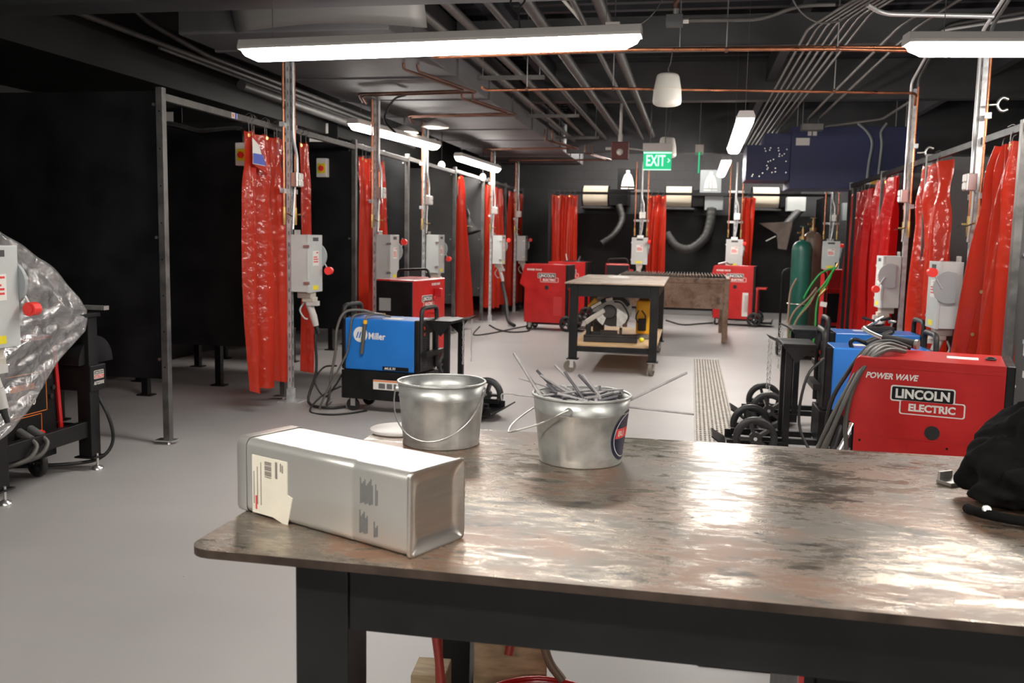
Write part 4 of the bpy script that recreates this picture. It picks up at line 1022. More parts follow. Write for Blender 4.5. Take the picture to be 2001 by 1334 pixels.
# ------------------------------------------------------------------ left machine under the plastic sheet
t = thing('robot_cell_table', 'black steel machine stand with leveling feet under the plastic sheet', 'machine stand', (-3.6, 4.28, 0))
def foot(name, x, y):
    o = part(name, MB().cyl((x, y, .008), (x, y, .1), .008, n=8).lathe([(.001, .03), (.012, .028), (.034, .012), (.036, 0)], (x, y, 0), 20), zinc, t)
for (x, y) in ((-.06, .0), (-.06, .8), (-1.2, .0), (-1.2, .8)):
    part('leg', MB().bb(x-.045, x+.045, y-.045, y+.045, .085, .96).bb(x-.07, x+.07, y-.06, y+.06, .075, .085), black, t, bevel=.003)
    foot('leveling_foot', x+.05, y-.0)
part('rail', MB().bb(-.085, -.035, .045, .755, .21, .31).bb(-1.2, -.1, -.025, .025, .21, .28).bb(-1.2, -.1, .775, .825, .21, .28), black, t, bevel=.003)
part('tabletop', MB().bb(-1.25, .0, -.1, .86, .96, .985), black, t, bevel=.003)
part('top_rail', MB().bb(-.2, .04, .84, .89, 1.0, 1.025), alum, t)
o = part('control_box', MB().bb(-.28, .0, .745, .9, .5, .66), black, t, bevel=.006)
M = face((.0005, .825, .6), (1, 0, 0))
lg = part('logo', MB().prism(rrect(.095, .052, .006), 0, .001, M), white, o)
part('logo_panel', MB().prism(rrect(.088, .022, .004, cy=.012), .001, .0018, M), blackm, lg)
part('logo_panel', MB().prism(rrect(.088, .02, .004, cy=-.013), .001, .0018, M), red, lg)
lettering('LINCOLN', .08, M @ Matrix.Translation((0, .012, 0)), white, lg, bold=.02, extrude=.0022, height=.014)
lettering('ELECTRIC', .078, M @ Matrix.Translation((0, -.013, 0)), white, lg, bold=.02, extrude=.0022, height=.011)
lettering('AUTODRIVE', .1, M @ Matrix.Translation((0, -.052, 0)), white, o, bold=.02, shear=.2, extrude=.001, height=.022)
part('wire_drum', MB().prism([(.17*math.cos(R(a)), .17*math.sin(R(a))) for a in range(0, 185, 9)], -.09, .09, Matrix.Translation((-.13, .86, .665)) @ Matrix(((0,0,1),(1,0,0),(0,1,0))).to_4x4()), black, t, bevel=.004)
part('cable_loop', MB().tube([(-.06, .86, .5), (.03, .88, .3), (.03, .9, .15), (-.02, .84, .06), (-.12, .7, .05), (-.4, .5, .06)], .011, 8, 5), rubber, t)

t = thing('welding_power_source', 'black and red welding machine on casters half hidden by the plastic sheet', 'welding machine', (-3.98, 4.66, 0), 0)
part('case', MB().bb(-.5, .2, -.26, .26, .16, .86), red, t, bevel=.01)
part('front_panel', MB().bb(.2, .235, -.235, .235, .19, .84), blackm, t, bevel=.006)
part('trim_bar', MB().bar((.25, .255, .2), (.24, .225, .8), .022), red, t, bevel=.004)
part('trim_bar', MB().bar((.25, -.255, .2), (.24, -.225, .8), .022), red, t, bevel=.004)
def frame_strip(x, y0, y1, z0, z1, w_=.0035):
    return MB().bb(x, x+.003, y0, y1, z0, z0+w_).bb(x, x+.003, y0, y1, z1-w_, z1).bb(x, x+.003, y0, y0+w_, z0, z1).bb(x, x+.003, y1-w_, y1, z0, z1)
part('orange_outline', frame_strip(.235, -.19, .15, .42, .66), orange, t); part('orange_outline', frame_strip(.235, -.19, .1, .2, .41), orange, t)
part('model_stripe', MB().bb(.235, .2365, -.15, .05, .565, .6), orange, t)
lettering('e450', .11, face((.2355, .0, .49), (1, 0, 0)), white, t, bold=.02, shear=.15, extrude=.0015, height=.04)
kn = MB()
for (y, z) in ((.17, .62), (.2, .55), (.18, .5)): kn.cyl((.235, y, z), (.25, y, z), .014, n=12)
part('control_knob', kn, rubber, t)
for k, y in enumerate((-.09, .0)):
    part('cable_plug', MB().cyl((.235, y, .33), (.33, y-.02, .3), .027, .022), mat('plug_dull%d' % k, (.12, .12, .12), .5), t)
    part('cable_lead', MB().tube([(.33, y-.02, .3), (.37, y-.03, .26), (.36, y-.1, .2), (.25, y-.2, .17)], .013, 8, 4), cablem, t)
part('ring', MB().cyl((.3, .0, .306), (.312, -.002, .303), .0285, n=14), redknob, t)
for (x, y) in ((.14, .17), (-.4, .17), (.14, -.2), (-.4, -.2)): wheel(t, (x, y, .085), .085, .04, (0, 1, 0) if 0 else (.35, 1, 0), name='caster', spokes=4)
part('chassis', MB().bb(-.5, .22, -.24, .24, .13, .17), black, t)

# the sheet itself: front fall, turned edge, back fall
sil = [(1.0*y_*1.02, 1.5+(z_-1.5)*1.02) for y_, z_ in [(4.14, 1.56), (4.22, 1.49), (4.41, 1.375), (4.56, 1.3), (4.7, 1.21), (4.85, 1.1), (4.93, 1.03), (4.93, .97), (4.905, .9), (4.78, .82), (4.67, .76), (4.58, .68), (4.5, .6), (4.37, .49), (4.25, .42), (4.13, .37)]]
rg = random.Random(5); ph = [rg.uniform(0, 6.28) for _ in range(8)]
def film(u, v):
    s = v*(len(sil)-1); i = min(int(s), len(sil)-2); k = s-i
    yy = sil[i][0]*(1-k)+sil[i+1][0]*k; zz = sil[i][1]*(1-k)+sil[i+1][1]*k
    wr = .02*math.sin(14*u+9*v+ph[0])+.014*math.sin(31*u-17*v+ph[1])+.009*math.sin(55*v+23*u+ph[2])+.006*math.sin(83*u+61*v+ph[3])
    if u < .62:
        a = u/.62; wr *= 1-.75*a**3; y = 3.6+(yy-3.6)*a; x = -3.56-.04*a*a+wr*1.3; z = zz + (1-a)*(.18*(1-v) - .05) + wr*.5
    else:
        a = (u-.62)/.38; y = yy-.1*a+wr*.4; x = -3.6-.8*a; z = zz+wr*.5+.05*a*(1-v)
    return Vector((x, y, z))
solo('plastic_sheet', MB().grid(film, 90, 90), filmm, 'crumpled clear plastic sheet draped over the machine at far left', 'sheet')

# ------------------------------------------------------------------ rolling cart table
cx0, cx1, cy0, cy1, cz = -1.36, -.27, 10.15, 12.55, 1.015
t = thing('rolling_work_table', 'black framed rolling table with steel top and plywood shelf', 'table', ((cx0+cx1)/2, (cy0+cy1)/2, 0))
cxm, cym = (cx0+cx1)/2, (cy0+cy1)/2
hx, hy = (cx1-cx0)/2, (cy1-cy0)/2
part('tabletop', MB().bb(-hx, hx, -hy, hy, cz-.015, cz), carttop, t, bevel=.003, label='brown worn steel top')
part('apron', MB().bb(-hx+.06, hx-.06, -hy+.06, -hy+.12, .86, cz-.015).bb(-hx+.06, hx-.06, hy-.12, hy-.06, .86, cz-.015).bb(-hx+.06, -hx+.12, -hy+.1, hy-.1, .86, cz-.015).bb(hx-.12, hx-.06, -hy+.1, hy-.1, .86, cz-.015), black, t)
part('lower_frame', MB().bb(-hx+.1, hx-.1, -hy+.08, -hy+.12, .24, .3).bb(-hx+.1, hx-.1, hy-.12, hy-.08, .24, .3).bb(-hx+.08, -hx+.12, -hy+.1, hy-.1, .24, .3).bb(hx-.12, hx-.08, -hy+.1, hy-.1, .24, .3), black, t)
part('shelf', MB().bb(-hx+.06, hx-.06, -hy+.125, hy-.06, .3, .32), ply, t, label='bare plywood shelf')
for (sx, sy) in ((-1, -1), (1, -1), (-1, 1), (1, 1)):
    x, y = sx*(hx-.1), sy*(hy-.1)
    part('leg', MB().bb(x-.045, x+.045, y-.045, y+.045, .16, cz-.015), black, t, bevel=.003)
    part('leg_plate', MB().bb(x-.065, x+.065, y-.065, y+.065, .15, .16), black, t)
    an = R(20 if sx < 0 else 75); d = V(math.cos(an), math.sin(an), 0)
    c = V(x, y, .07) - d*.03
    o = part('caster', MB().cyl(c - V(-d.y, d.x, 0)*.02, c + V(-d.y, d.x, 0)*.02, .07, n=24), mat('caster_tyre', (.17, .15, .12), .5), t)
    M3 = Matrix((d, V(-d.y, d.x, 0), V(0,0,1))).transposed()
    part('fork', MB().box(c + V(-d.y, d.x, 0)*.027 + V(0,0,.035) + d*.012, (.04, .005, .1), M3).box(c - V(-d.y, d.x, 0)*.027 + V(0,0,.035) + d*.012, (.04, .005, .1), M3).box(V(x, y, .142), (.1, .08, .012), M3).cyl(c - V(-d.y, d.x, 0)*.035, c + V(-d.y, d.x, 0)*.035, .014, n=10), zinc, o)
SH = .3205
# chop saw
sx_, sy_ = -.87, 10.75
t = thing('chop_saw', 'large abrasive chop saw with grey round guard on the plywood shelf', 'saw', (sx_, sy_, SH), 4)
t.scale = (1.1, 1.1, 1.1)
part('base', MB().bb(-.29, .27, -.2, .2, 0, .055).bb(-.29, .27, -.2, -.185, .055, .075), mat('saw_base', (.02, .018, .017), .5, var=.3, vs=10), t, bevel=.006)
part('vise', MB().bb(-.12, .06, -.12, .12, .055, .1).bb(.08, .11, -.13, .13, .055, .13).bar((-.27, -.02, .085), (-.1, -.02, .085), .02), mat('vise_iron', (.06, .05, .045), .45, .5), t, bevel=.003)
cx, czg = .0, .33
MYs = Matrix.Translation((cx, 0, czg)) @ MY
part('blade_guard', MB().prism([(.205*math.cos(R(a)), .205*math.sin(R(a))) for a in range(-20, 195, 9)] + [(-.06, -.03), (.05, -.06)], -.04, .035, MYs), guard, t, bevel=.008)
part('lower_guard', MB().prism([(.19*math.cos(R(a)), .19*math.sin(R(a))) for a in range(-75, -15, 8)] + [(.05, .02)], -.052, -.041, MYs).prism([(.19*math.cos(R(a)), .19*math.sin(R(a))) for a in range(200, 246, 8)] + [(-.02, .02)], -.052, -.041, MYs), alum, t)
part('cutting_wheel', MB().cyl((cx, -.012, czg), (cx, .008, czg), .178, n=40), mat('abrasive_wheel', (.07, .06, .055), .8), t)
part('arbor', MB().cyl((cx-.03, -.085, czg-.02), (cx-.03, -.04, czg-.02), .065, .075, 24).cyl((cx-.03, -.1, czg-.02), (cx-.03, -.085, czg-.02), .045, n=20), mat('arbor_dark', (.05, .047, .045), .45, .3), t, bevel=.004)
part('arm', MB().bar((-.28, -.07, .19), (-.08, -.07, .33), .06, .05), whitep, t, bevel=.01)
part('motor', MB().cyl((-.05, .05, czg), (-.05, .2, czg), .075, n=24), yelp, t, bevel=.008)
part('handle', MB().tube(fillet([(-.25, -.06, .33), (-.05, -.06, .45), (.1, -.06, .46), (.17, -.06, .38)], .05), .02, 10, 1), rubber, t)
part('handle_stripe', MB().bar((-.22, -.083, .35), (-.12, -.083, .41), .012, .03).bar((-.07, -.083, .435), (-.0, -.083, .45), .012, .03), whitep, t)
part('yellow_cover', MB().bar((-.24, -.02, .34), (-.17, -.02, .44), .05, .06), yelp, t, bevel=.01)
part('tool_cord', MB().tube([(.02, -.08, .42), (.1, -.1, .4), (.17, -.09, .28), (.15, -.06, .2)], .008, 7, 4), rubber, t)
part('pivot', MB().bb(-.27, -.22, -.09, .05, .055, .2), rubber, t, bevel=.01)
t = thing('grinder_case', 'tall yellow tool standing behind the chop saw on the shelf', 'power tool', (-.55, 11.7, SH))
part('body', MB().bb(-.09, .1, -.1, .1, 0, .42), yelp, t, bevel=.02); part('motor_cap', MB().cyl((0, 0, .42), (0, 0, .5), .07, .05, 20), mat('cap_brown', (.12, .06, .02), .5), t); part('cord', MB().tube([(-.06, -.11, .3), (-.09, -.13, .2), (-.02, -.13, .12), (.03, -.12, .22), (-.02, -.11, .3)], .008, 7, 4), rubber, t)
part('grip', MB().bb(-.06, .04, -.16, -.1, .05, .2), rubber, t, bevel=.01)
solo('ear_plug_case', MB().ball((-.52, 10.72, SH+.025), .027, 8, sc=(1.2, 1, .95)), mat('bright_yellow', (.85, .8, .04), .4), 'small bright yellow piece on the front of the plywood shelf', 'piece')
solo('metal_plate', MB().bb(-.62, -.42, 11.0, 11.35, SH, SH+.03), steeld, 'flat dark metal plate on the shelf right of the chop saw', 'plate', bevel=.003)
t = thing('floor_grinder', 'dark bench tool with round cover behind the left leg of the rolling table', 'power tool', (-1.12, 11.75, SH))
part('body', MB().bb(-.07, .07, -.08, .08, 0, .3), rubber, t, bevel=.02); part('wheel_guard', MB().cyl((-.02, -.12, .22), (-.02, -.05, .22), .085, n=24), mat('guard_dark', (.06, .06, .06), .4, .4), t, bevel=.006); part('column', MB().cyl((0, 0, .3), (0, 0, .52), .04, n=16), mat('column_grey', (.12, .12, .12), .35, .5), t)
solo('steel_tag', MB().box((-.9, 11.95, cz+.002), (.26, .5, .004), Matrix.Rotation(R(8), 3, 'Z')), alum, 'pale flat sheet lying on top of the rolling table', 'plate')

# ------------------------------------------------------------------ slatted rusty table
t = thing('slatted_cutting_table', 'brown rusty cutting table with steel slats on top', 'table', (-.25, 14.75, 0))
hx, hy, zt = .82, .8, .95
part('apron', MB().bb(-hx, hx, -hy, -hy+.012, .5, zt-.07).bb(-hx, hx, hy-.012, hy, .5, zt-.07).bb(-hx, -hx+.012, -hy, hy, .5, zt-.07).bb(hx-.012, hx, -hy, hy, .5, zt-.07), rustm, t)
part('rim', MB().bb(-hx-.02, hx+.02, -hy-.02, -hy+.03, zt-.075, zt).bb(-hx-.02, hx+.02, hy-.03, hy+.02, zt-.075, zt).bb(-hx-.02, -hx+.03, -hy, hy, zt-.075, zt).bb(hx-.03, hx+.02, -hy, hy, zt-.075, zt), rustm, t, bevel=.004)
for (sx, sy) in ((-1, -1), (1, -1), (-1, 1), (1, 1)):
    part('leg', MB().bb(sx*(hx-.03)-.04, sx*(hx-.03)+.04, sy*(hy-.03)-.04, sy*(hy-.03)+.04, 0, .9), rustm, t, bevel=.004)
for k in range(34):
    x = -hx+.05+k*(2*hx-.1)/33
    part('slat', MB().bb(x-.003, x+.003, -hy+.03, hy-.03, zt-.06, zt+.035), mat('slat_steel', (.12, .1, .085), .5, .5) if k == 0 else MATS['slat_steel'], t)

# ------------------------------------------------------------------ gas cylinders and hoses
def cylinder(label, loc, r, H, m, collar):
    t = thing('gas_cylinder', label, 'gas cylinder', loc)
    pr = [(.001, 0), (r*.9, 0), (r, .02), (r, H)]
    for k in range(1, 9):
        a = R(90*k/8); pr.append((r-(r-.04)*(1-math.cos(a)) if k < 9 else .04, H+r*.95*math.sin(a)))
    pr += [(.038, H+r*.95+.03)]
    part('body', MB().lathe(pr, n=36, cap1=True), m, t)
    z = H+r*.95+.03
    part('neck_ring', MB().cyl((0, 0, z-.01), (0, 0, z+.03), .045, n=20), brassd, t)
    part('valve', MB().cyl((0, 0, z+.03), (0, 0, z+.12), .02, n=12).cyl((0, 0, z+.075), (-.07, -.02, z+.075), .015, n=10).cyl((0, 0, z+.12), (0, 0, z+.15), .012, n=10), brassd, t)
    part('handwheel', MB().tube([(.035*math.cos(2*PI*k/14), .035*math.sin(2*PI*k/14), z+.155) for k in range(14)], .007, 6, 1, True).bar((-.035, 0, z+.155), (.035, 0, z+.155), .008), collar, t)
    return t
CZ = .1
cylinder('dark green gas cylinder standing on the cart at right', (1.4, 12.35, CZ), .128, 1.3, cylgreen, cylgreen)
cylinder('brown gas cylinder standing behind the green one', (1.57, 12.75, CZ), .128, 1.42, cylbrown, brassd)
t = thing('cylinder_cart', 'black cylinder cart carrying the green and brown gas cylinders', 'cart', (1.48, 12.5, 0))
part('base_plate', MB().bb(-.25, .27, -.3, .42, .07, .1), black, t, bevel=.004)
part('frame', MB().tube(fillet([(-.26, .35, .1), (-.26, .35, 1.15), (.3, .35, 1.15), (.3, .35, .1)], .1), .016, 8, 1), black, t)
part('strap', MB().tube([(-.08+.15*math.cos(2*PI*k/24), -.15+.15*math.sin(2*PI*k/24), .72) for k in range(24)], .007, 6, 1, True), chainm, t)
for x in (-.28, .3): wheel(t, (x, .25, .12), .12, .05, (1, 0, 0))
part('foot', MB().bb(-.2, -.14, -.3, -.24, 0, .07).bb(.14, .2, -.3, -.24, 0, .07), black, t)
part('hose_hook', MB().bar((.3, .35, 1.14), (.32, -.32, 1.2), .02).bar((.32, -.32, 1.2), (.32, -.3, 1.26), .02), black, t)
t = thing('torch_hoses', 'bright green hoses looped over the gas cylinder cart', 'hose')
g = [[(1.8, 12.18, 1.21), (1.66, 12.15, .98), (1.5, 12.1, .78), (1.33, 12.05, .5), (1.24, 12.0, .2), (1.25, 12.0, .13)],
     [(1.79, 12.2, 1.2), (1.62, 12.18, 1.12), (1.5, 12.16, .95), (1.42, 12.1, .8)],
     [(1.78, 12.2, 1.2), (1.7, 12.12, 1.0), (1.6, 12.08, .83), (1.575, 12.05, .65), (1.57, 12.02, .45), (1.54, 12.0, .2), (1.4, 11.97, .12)]]
for h in g: part('hose', MB().tube(h, .0125, 8, 5), hosegreen, t)
part('tag', MB().box((1.66, 12.06, .74), (.08, .006, .06), Matrix.Rotation(R(8), 3, 'Y')), white, t)
part('fitting', MB().cyl((1.6, 12.07, .84), (1.68, 12.09, .93), .016, n=10), brass, t)
part('fitting', MB().cyl((1.8, 12.18, 1.2), (1.82, 12.19, 1.25), .016, n=10), brass, t)
t = thing('torch_hoses', 'brown hoses looped beside the green ones on the cylinder cart', 'hose')
for h in ([(1.56, 12.0, .95), (1.45, 11.98, .8), (1.3, 11.95, .64), (1.24, 11.95, .45), (1.26, 11.97, .2), (1.3, 12.0, .12)], [(1.57, 12.02, .92), (1.48, 11.97, .74), (1.34, 11.94, .55), (1.27, 11.96, .3)], [(1.33, 12.15, 1.05), (1.26, 12.1, .9), (1.24, 12.03, .7), (1.23, 11.97, .5)]):
    part('hose', MB().tube(h, .0125, 8, 5), hosebrown, t)

# ------------------------------------------------------------------ cables and torches around the right machines
G = 'heavy cables draped over the near red machine'
q = lambda *p: on((1.19, 4.93, 0), -14.5, p)
cc = [[q(-.12, .1, .965), q(-.2, .02, .99), q(-.27, -.12, .97), q(-.32, -.25, .84), q(-.4, -.3, .65), q(-.47, -.32, .45), q(-.55, -.35, .22)],
      [q(-.1, .06, .968), q(-.19, -.02, .995), q(-.26, -.16, .95), q(-.32, -.29, .8), q(-.39, -.33, .6), q(-.44, -.34, .42), q(-.5, -.36, .2)],
      [q(-.12, .0, .966), q(-.2, -.1, .985), q(-.26, -.22, .92), q(-.33, -.3, .78), q(-.39, -.33, .6), q(-.44, -.35, .45), q(-.46, -.36, .15)],
      [q(-.1, -.04, .964), q(-.18, -.14, .975), q(-.27, -.24, .9), q(-.325, -.28, .75), q(-.34, -.28, .6), q(-.33, -.28, .45), q(-.35, -.3, .1)],
      [q(-.08, .12, .967), q(-.18, .08, 1.0), q(-.27, -.04, .98), q(-.35, -.2, .86), q(-.42, -.24, .7), q(-.43, -.26, .5), q(-.4, -.28, .42), q(-.36, -.28, .3)]]
labs = ['outermost left grey cable draped over the near red machine', 'second grey cable from the left over the near red machine', 'middle grey cable over the near red machine', 'rightmost grey cable hanging down the near red flank', 'dark cable passing behind the others over the near red machine']
for k, p in enumerate(cc): cable(p, .0115, labs[k], cablem if k < 4 else rubber, G)
t = thing('welding_gun', 'black welding gun handle with bright end lying above the near red machine', 'welding gun')
part('handle', MB().cyl(q(-.22, .22, 1.0), q(-.06, .16, .985), .024, n=16), rubber, t, bevel=.003)
part('end_cap', MB().cyl(q(-.06, .16, .985), q(-.045, .155, .984), .027, n=16), alum, t)
part('neck', MB().tube([q(-.22, .22, 1.0), q(-.3, .25, 1.03), q(-.33, .26, 1.05)], .011, 8, 4), zinc, t)
part('rest', MB().bb(0, 0, 0, 0, 0, 0).cyl(q(-.14, .19, .947), q(-.14, .19, .975), .02, n=12), rubber, t)
t = thing('torch', 'black torch with bent neck resting on the nearer right blue welder', 'torch')
part('handle', MB().cyl((1.2, 6.62, .825), (1.38, 6.7, .9), .02, n=14), rubber, t, bevel=.003)
part('neck', MB().tube([(1.2, 6.62, .825), (1.13, 6.6, .85), (1.1, 6.6, .82), (1.14, 6.58, .74), (1.2, 6.53, .66)], .014, 8, 4), black, t)
t = thing('cable_plug', 'bundle of metal plugs and clips above the farther right blue welder', 'plug', (1.5, 7.8, .796))
rg = random.Random(9)
part('block', MB().bb(-.1, .12, -.06, .06, 0, .05), rubber, t, bevel=.01)
for k in range(6):
    a = V(rg.uniform(-.1, .12), rg.uniform(-.06, .06), rg.uniform(.05, .13)); d = V(rg.uniform(-1, 1), rg.uniform(-1, 1), rg.uniform(-.2, .6)).normalized()*.05
    part('clip', MB().cyl(a-d, a+d, .013, .009, 10), zinc if k % 2 else rubber, t)
cable([(1.0, 6.52, .1), (1.02, 6.3, .3), (.95, 6.2, .1), (.8, 6.1, .02), (.7, 5.9, .012)], .011, 'black cable on the floor in front of the nearer right blue welder', rubber)
cable([(.92, 6.52, .72), (.8, 6.4, .6), (.76, 6.35, .3), (.85, 6.2, .1), (.95, 5.9, .02)], .01, 'thin black cable looping down the wheel end of the nearer right welder', rubber)
solo('steel_pipe', MB().cyl((.72, 5.3, .016), (1.0, 5.75, .42), .014, n=12), zinc, 'bright steel pipe leaning beside the near red machine', 'pipe')
# cords on the floor further back
G = None
cable([(-3.28, 16.1, .68), (-3.1, 15.6, .4), (-3.0, 15.3, .1), (-2.85, 15.1, .03)], .03, 'thick black cable running down from the fourth left post to the red welder', rubber)
cable([(-3.3, 15.2, .012), (-3.0, 14.5, .012), (-2.7, 14.2, .012), (-2.5, 14.5, .012), (-2.6, 14.9, .012)], .012, 'black cord curving on the floor before the two red welders', rubber)
cable([(-3.4, 14.9, .012), (-3.2, 13.6, .012), (-3.0, 13.9, .012), (-2.8, 14.8, .012), (-2.6, 15.6, .012)], .01, 'black cord looped on the floor by the single narrow curtain', rubber)
cable([(-.4, 17.4, .012), (-.1, 16.6, .012), (.2, 16.9, .012), (.45, 17.2, .012)], .014, 'black cord on the floor under the slatted table', rubber)
# ------------------------------------------------------------------ back wall equipment
def filter_unit(label, x, w, y=19.75, z=2.4):
    t = thing('fume_filter', label, 'filter', (x, y, z), 0, 'cream fume filters on the back wall')
    pr = []; n = 60
    mb = MB(); rs = []
    for i in range(n*2):
        a = 2*PI*i/(n*2); r = .2 if i % 2 else .188; rs.append((r*math.cos(a), r*math.sin(a)))
    Mx_ = Matrix(((0,0,1,0),(1,0,0,0),(0,1,0,0),(0,0,0,1)))
    mb.prism(rs, -w/2, w/2, Mx_)
    part('pleated_cartridge', mb, cream, t)
    part('end_band', MB().cyl((-w/2-.025, 0, 0), (-w/2, 0, 0), .215, n=36).cyl((w/2, 0, 0), (w/2+.025, 0, 0), .215, n=36), blackm, t)
    part('mesh_strip', MB().bb(-w/2, w/2, -.02, .02, .195, .215), whitep, t)
    part('bracket', MB().bb(-w/2-.06, w/2+.06, .1, .86, -.26, -.235).bb(-w/2-.06, w/2+.06, -.1, .1, -.25, -.23), steeld, t)
    part('housing', MB().bb(w/2+.025, w/2+.42, -.2, .75, -.2, .15), black, t, bevel=.01)
    return t
filter_unit('cream pleated fume filter at left on the back wall', -2.02, .52)
filter_unit('cream pleated fume filter in the middle of the back wall, right of the exit sign', -.29, .52)
filter_unit('cream pleated fume filter at right on the back wall, under the blue cabinet', 1.46, .52)
G = 'grey fan boxes beside the filters'
for k, x in enumerate((.42, 2.02)):
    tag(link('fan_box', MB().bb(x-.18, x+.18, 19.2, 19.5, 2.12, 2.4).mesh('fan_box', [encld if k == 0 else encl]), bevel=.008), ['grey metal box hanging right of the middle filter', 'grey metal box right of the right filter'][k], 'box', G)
tag(link('wall_shelf', MB().bb(.0, 1.0, 19.15, 19.95, 2.42, 2.45).mesh('wall_shelf', [steeld])), 'thin steel shelf above the grey metal box on the back wall', 'shelf')
def arm(label, pts, r):
    t = thing('extraction_hose', label, 'hose', (0,0,0), 0, 'black extraction hoses')
    pp = path(pts, 10); n = len(pp)
    part('duct_hose', MB().tube(pp, lambda s: r*(1+.06*math.sin(s*n*1.9)), 16, 1), mat('hose_black_rib', (.035, .034, .033), .5), t)
    return t
arm('thick black extraction hose curving below the middle filter', [(.38, 19.2, 2.15), (.36, 19.1, 1.85), (.26, 19.0, 1.55), (-.02, 18.95, 1.33), (-.3, 18.95, 1.38), (-.5, 19.05, 1.62)], .095)
t = arm('black extraction arm above the brown hood at right', [(2.1, 19.3, 2.15), (1.95, 19.15, 1.98), (1.78, 19.0, 1.78)], .08)
part('hood', MB().add([(1.28, 18.6, 1.86), (1.9, 18.6, 1.9), (1.9, 18.62, 1.78), (1.82, 18.62, 1.36), (1.66, 18.62, 1.38), (1.62, 18.62, 1.66)], [(0, 1, 2, 3, 4, 5)]).add([(1.28, 18.6, 1.86), (1.9, 18.6, 1.9), (1.9, 19.1, 1.9), (1.5, 19.1, 1.88)], [(0, 1, 2, 3)]).add([(1.9, 18.6, 1.9), (1.9, 19.1, 1.9), (1.9, 18.62, 1.78)], [(0,1,2)]), mat('hood_brown', (.16, .13, .11), .5, .3, var=.2, vs=5), t, solid=.006, label='brown metal hood')
part('handle', MB().bar((1.42, 18.55, 1.52), (1.6, 18.55, 1.62), .02), alum, t)
arm('dark extraction arm curving at the left back booth', [(-1.5, 19.4, 2.2), (-1.42, 19.3, 1.9), (-1.55, 19.1, 1.6), (-1.8, 19.0, 1.4)], .07)
# emblem boards
def emblem(label, x, y, z, w, h, grey):
    t = thing('emblem_board', label, 'sign', (x, y, z), 0, 'boards with a white bell emblem')
    part('board', MB().bb(-w/2, w/2, 0, .012, -h/2, h/2), grey, t)
    M = face((0, 0, 0), (0, -1, 0)); s = h
    half = [(.0, .42), (.07, .42), (.08, .34), (.06, .3), (.15, .22), (.21, .08), (.26, -.1), (.29, -.3)]
    poly = [(a*s, b*s) for a, b in half] + [(-a*s, b*s) for a, b in reversed(half[1:])]
    part('bell', MB().prism(poly, 0, .003, M), emblemw, t)
    st = MB()
    for k in (-1, 1):
        st.prism([(k*.07*s-.012*s, -.3*s), (k*.07*s+.012*s, -.3*s), (k*.06*s+.01*s, .05*s), (k*.06*s-.01*s, .05*s)], .003, .005, M)
    st.prism([(a*s*.6, b*s*.18+.2*s) for a, b in ((-.12, 0), (.12, 0), (.1, .12), (-.1, .12))], .003, .005, M)
    part('bell_line', st, labdark, t)
    part('caption', MB().prism([(-.3*s, -.42*s), (.02*s, -.42*s), (.02*s, -.37*s), (-.3*s, -.37*s)], 0, .003, M).prism([(.06*s, -.41*s), (.3*s, -.41*s), (.3*s, -.38*s), (.06*s, -.38*s)], 0, .003, M), white, t)
emblem('white emblem board above the left back booth', -1.33, 19.3, 2.72, .42, .45, blackm)
emblem('white emblem board by the far right ceiling lamp', .34, 19.3, 2.7, .42, .45, encld)  # a black board too; the lamp's glare is put into its grey
G = 'white emblem signs above the left booths'
for k, (x, y, z, w, h) in enumerate(((-5.6, 9.2, 2.72, .2, .35), (-5.2, 11.3, 2.7, .22, .35), (-4.85, 11.6, 2.72, .26, .42))):
    t = thing('emblem_board', ['white mark above the nearest partition at far left', 'white mark above the nearest curtain rail', 'white lit board seen right of the first utility post'][k], 'sign', (x, y, z), 0, G)
    part('board', MB().bb(-w, w, 0, .01, -h/2-.05, h/2+.05), panelm, t)
    part('mark', MB().bb(-w/2, w/2, -.006, 0, .08, h/2).bb(-w/2, w/2, -.006, 0, -h/2, .04), white, t)

# navy cabinet
t = thing('duct_cabinet', 'large navy blue sheet metal cabinet hung under the right ceiling', 'cabinet', (0, 13.4, 0))
part('upper_box', MB().bb(1.3, 2.95, 0, .9, 2.25, 3.08), navy, t, bevel=.004)
part('side_box', MB().bb(.71, 1.3, .05, .9, 2.36, 2.84), navy, t, bevel=.004)
part('top_box', MB().bb(.95, 1.3, .05, .9, 2.84, 3.0), navy, t, bevel=.004)
for x_, y_ in ((1.45, .15), (2.8, .15), (1.45, .8), (2.8, .8)): part('hanger_rod', MB().cyl((x_, y_, 3.08), (x_, y_, ZC-.06), .006, n=6), zinc, t)
part('notice', MB().bb(1.36, 1.54, -.002, 0, 2.83, 2.93), white, t); part('notice', MB().bb(1.51, 1.56, -.002, 0, 2.96, 3.05), white, t); part('notice', MB().bb(1.575, 1.63, -.002, 0, 2.96, 3.05), white, t)
rv = MB(); rg = random.Random(2)
for k in range(26): x, z = rg.uniform(.78, 1.27), rg.uniform(2.4, 2.8); rv.cyl((x, .05, z), (x, .042, z), .008, n=8)
part('rivet', rv, zinc, t)
part('junction_block', MB().bb(2.28, 2.5, -.06, 0, 2.25, 2.36), white, t); part('junction_strip', MB().bb(2.36, 2.44, -.064, -.06, 2.3, 2.36), yelp, t)
for k, (xb, xt, dx) in enumerate(((2.31, 2.15, .08), (2.45, 2.52, -.0))):
    solo('cabinet_conduit', MB().tube([(xb, 13.36, 2.36), (xb+.01, 13.36, 2.6), (xb+dx*.2+.02, 13.36, 2.85), (xb-.03*(1-k), 13.36, 3.0), (xt, 13.37, 3.12)], .018, 8, 5), encld, ['left grey conduit on the front of the navy cabinet', 'right grey conduit on the front of the navy cabinet'][k], 'conduit', 'conduits on the navy cabinet')

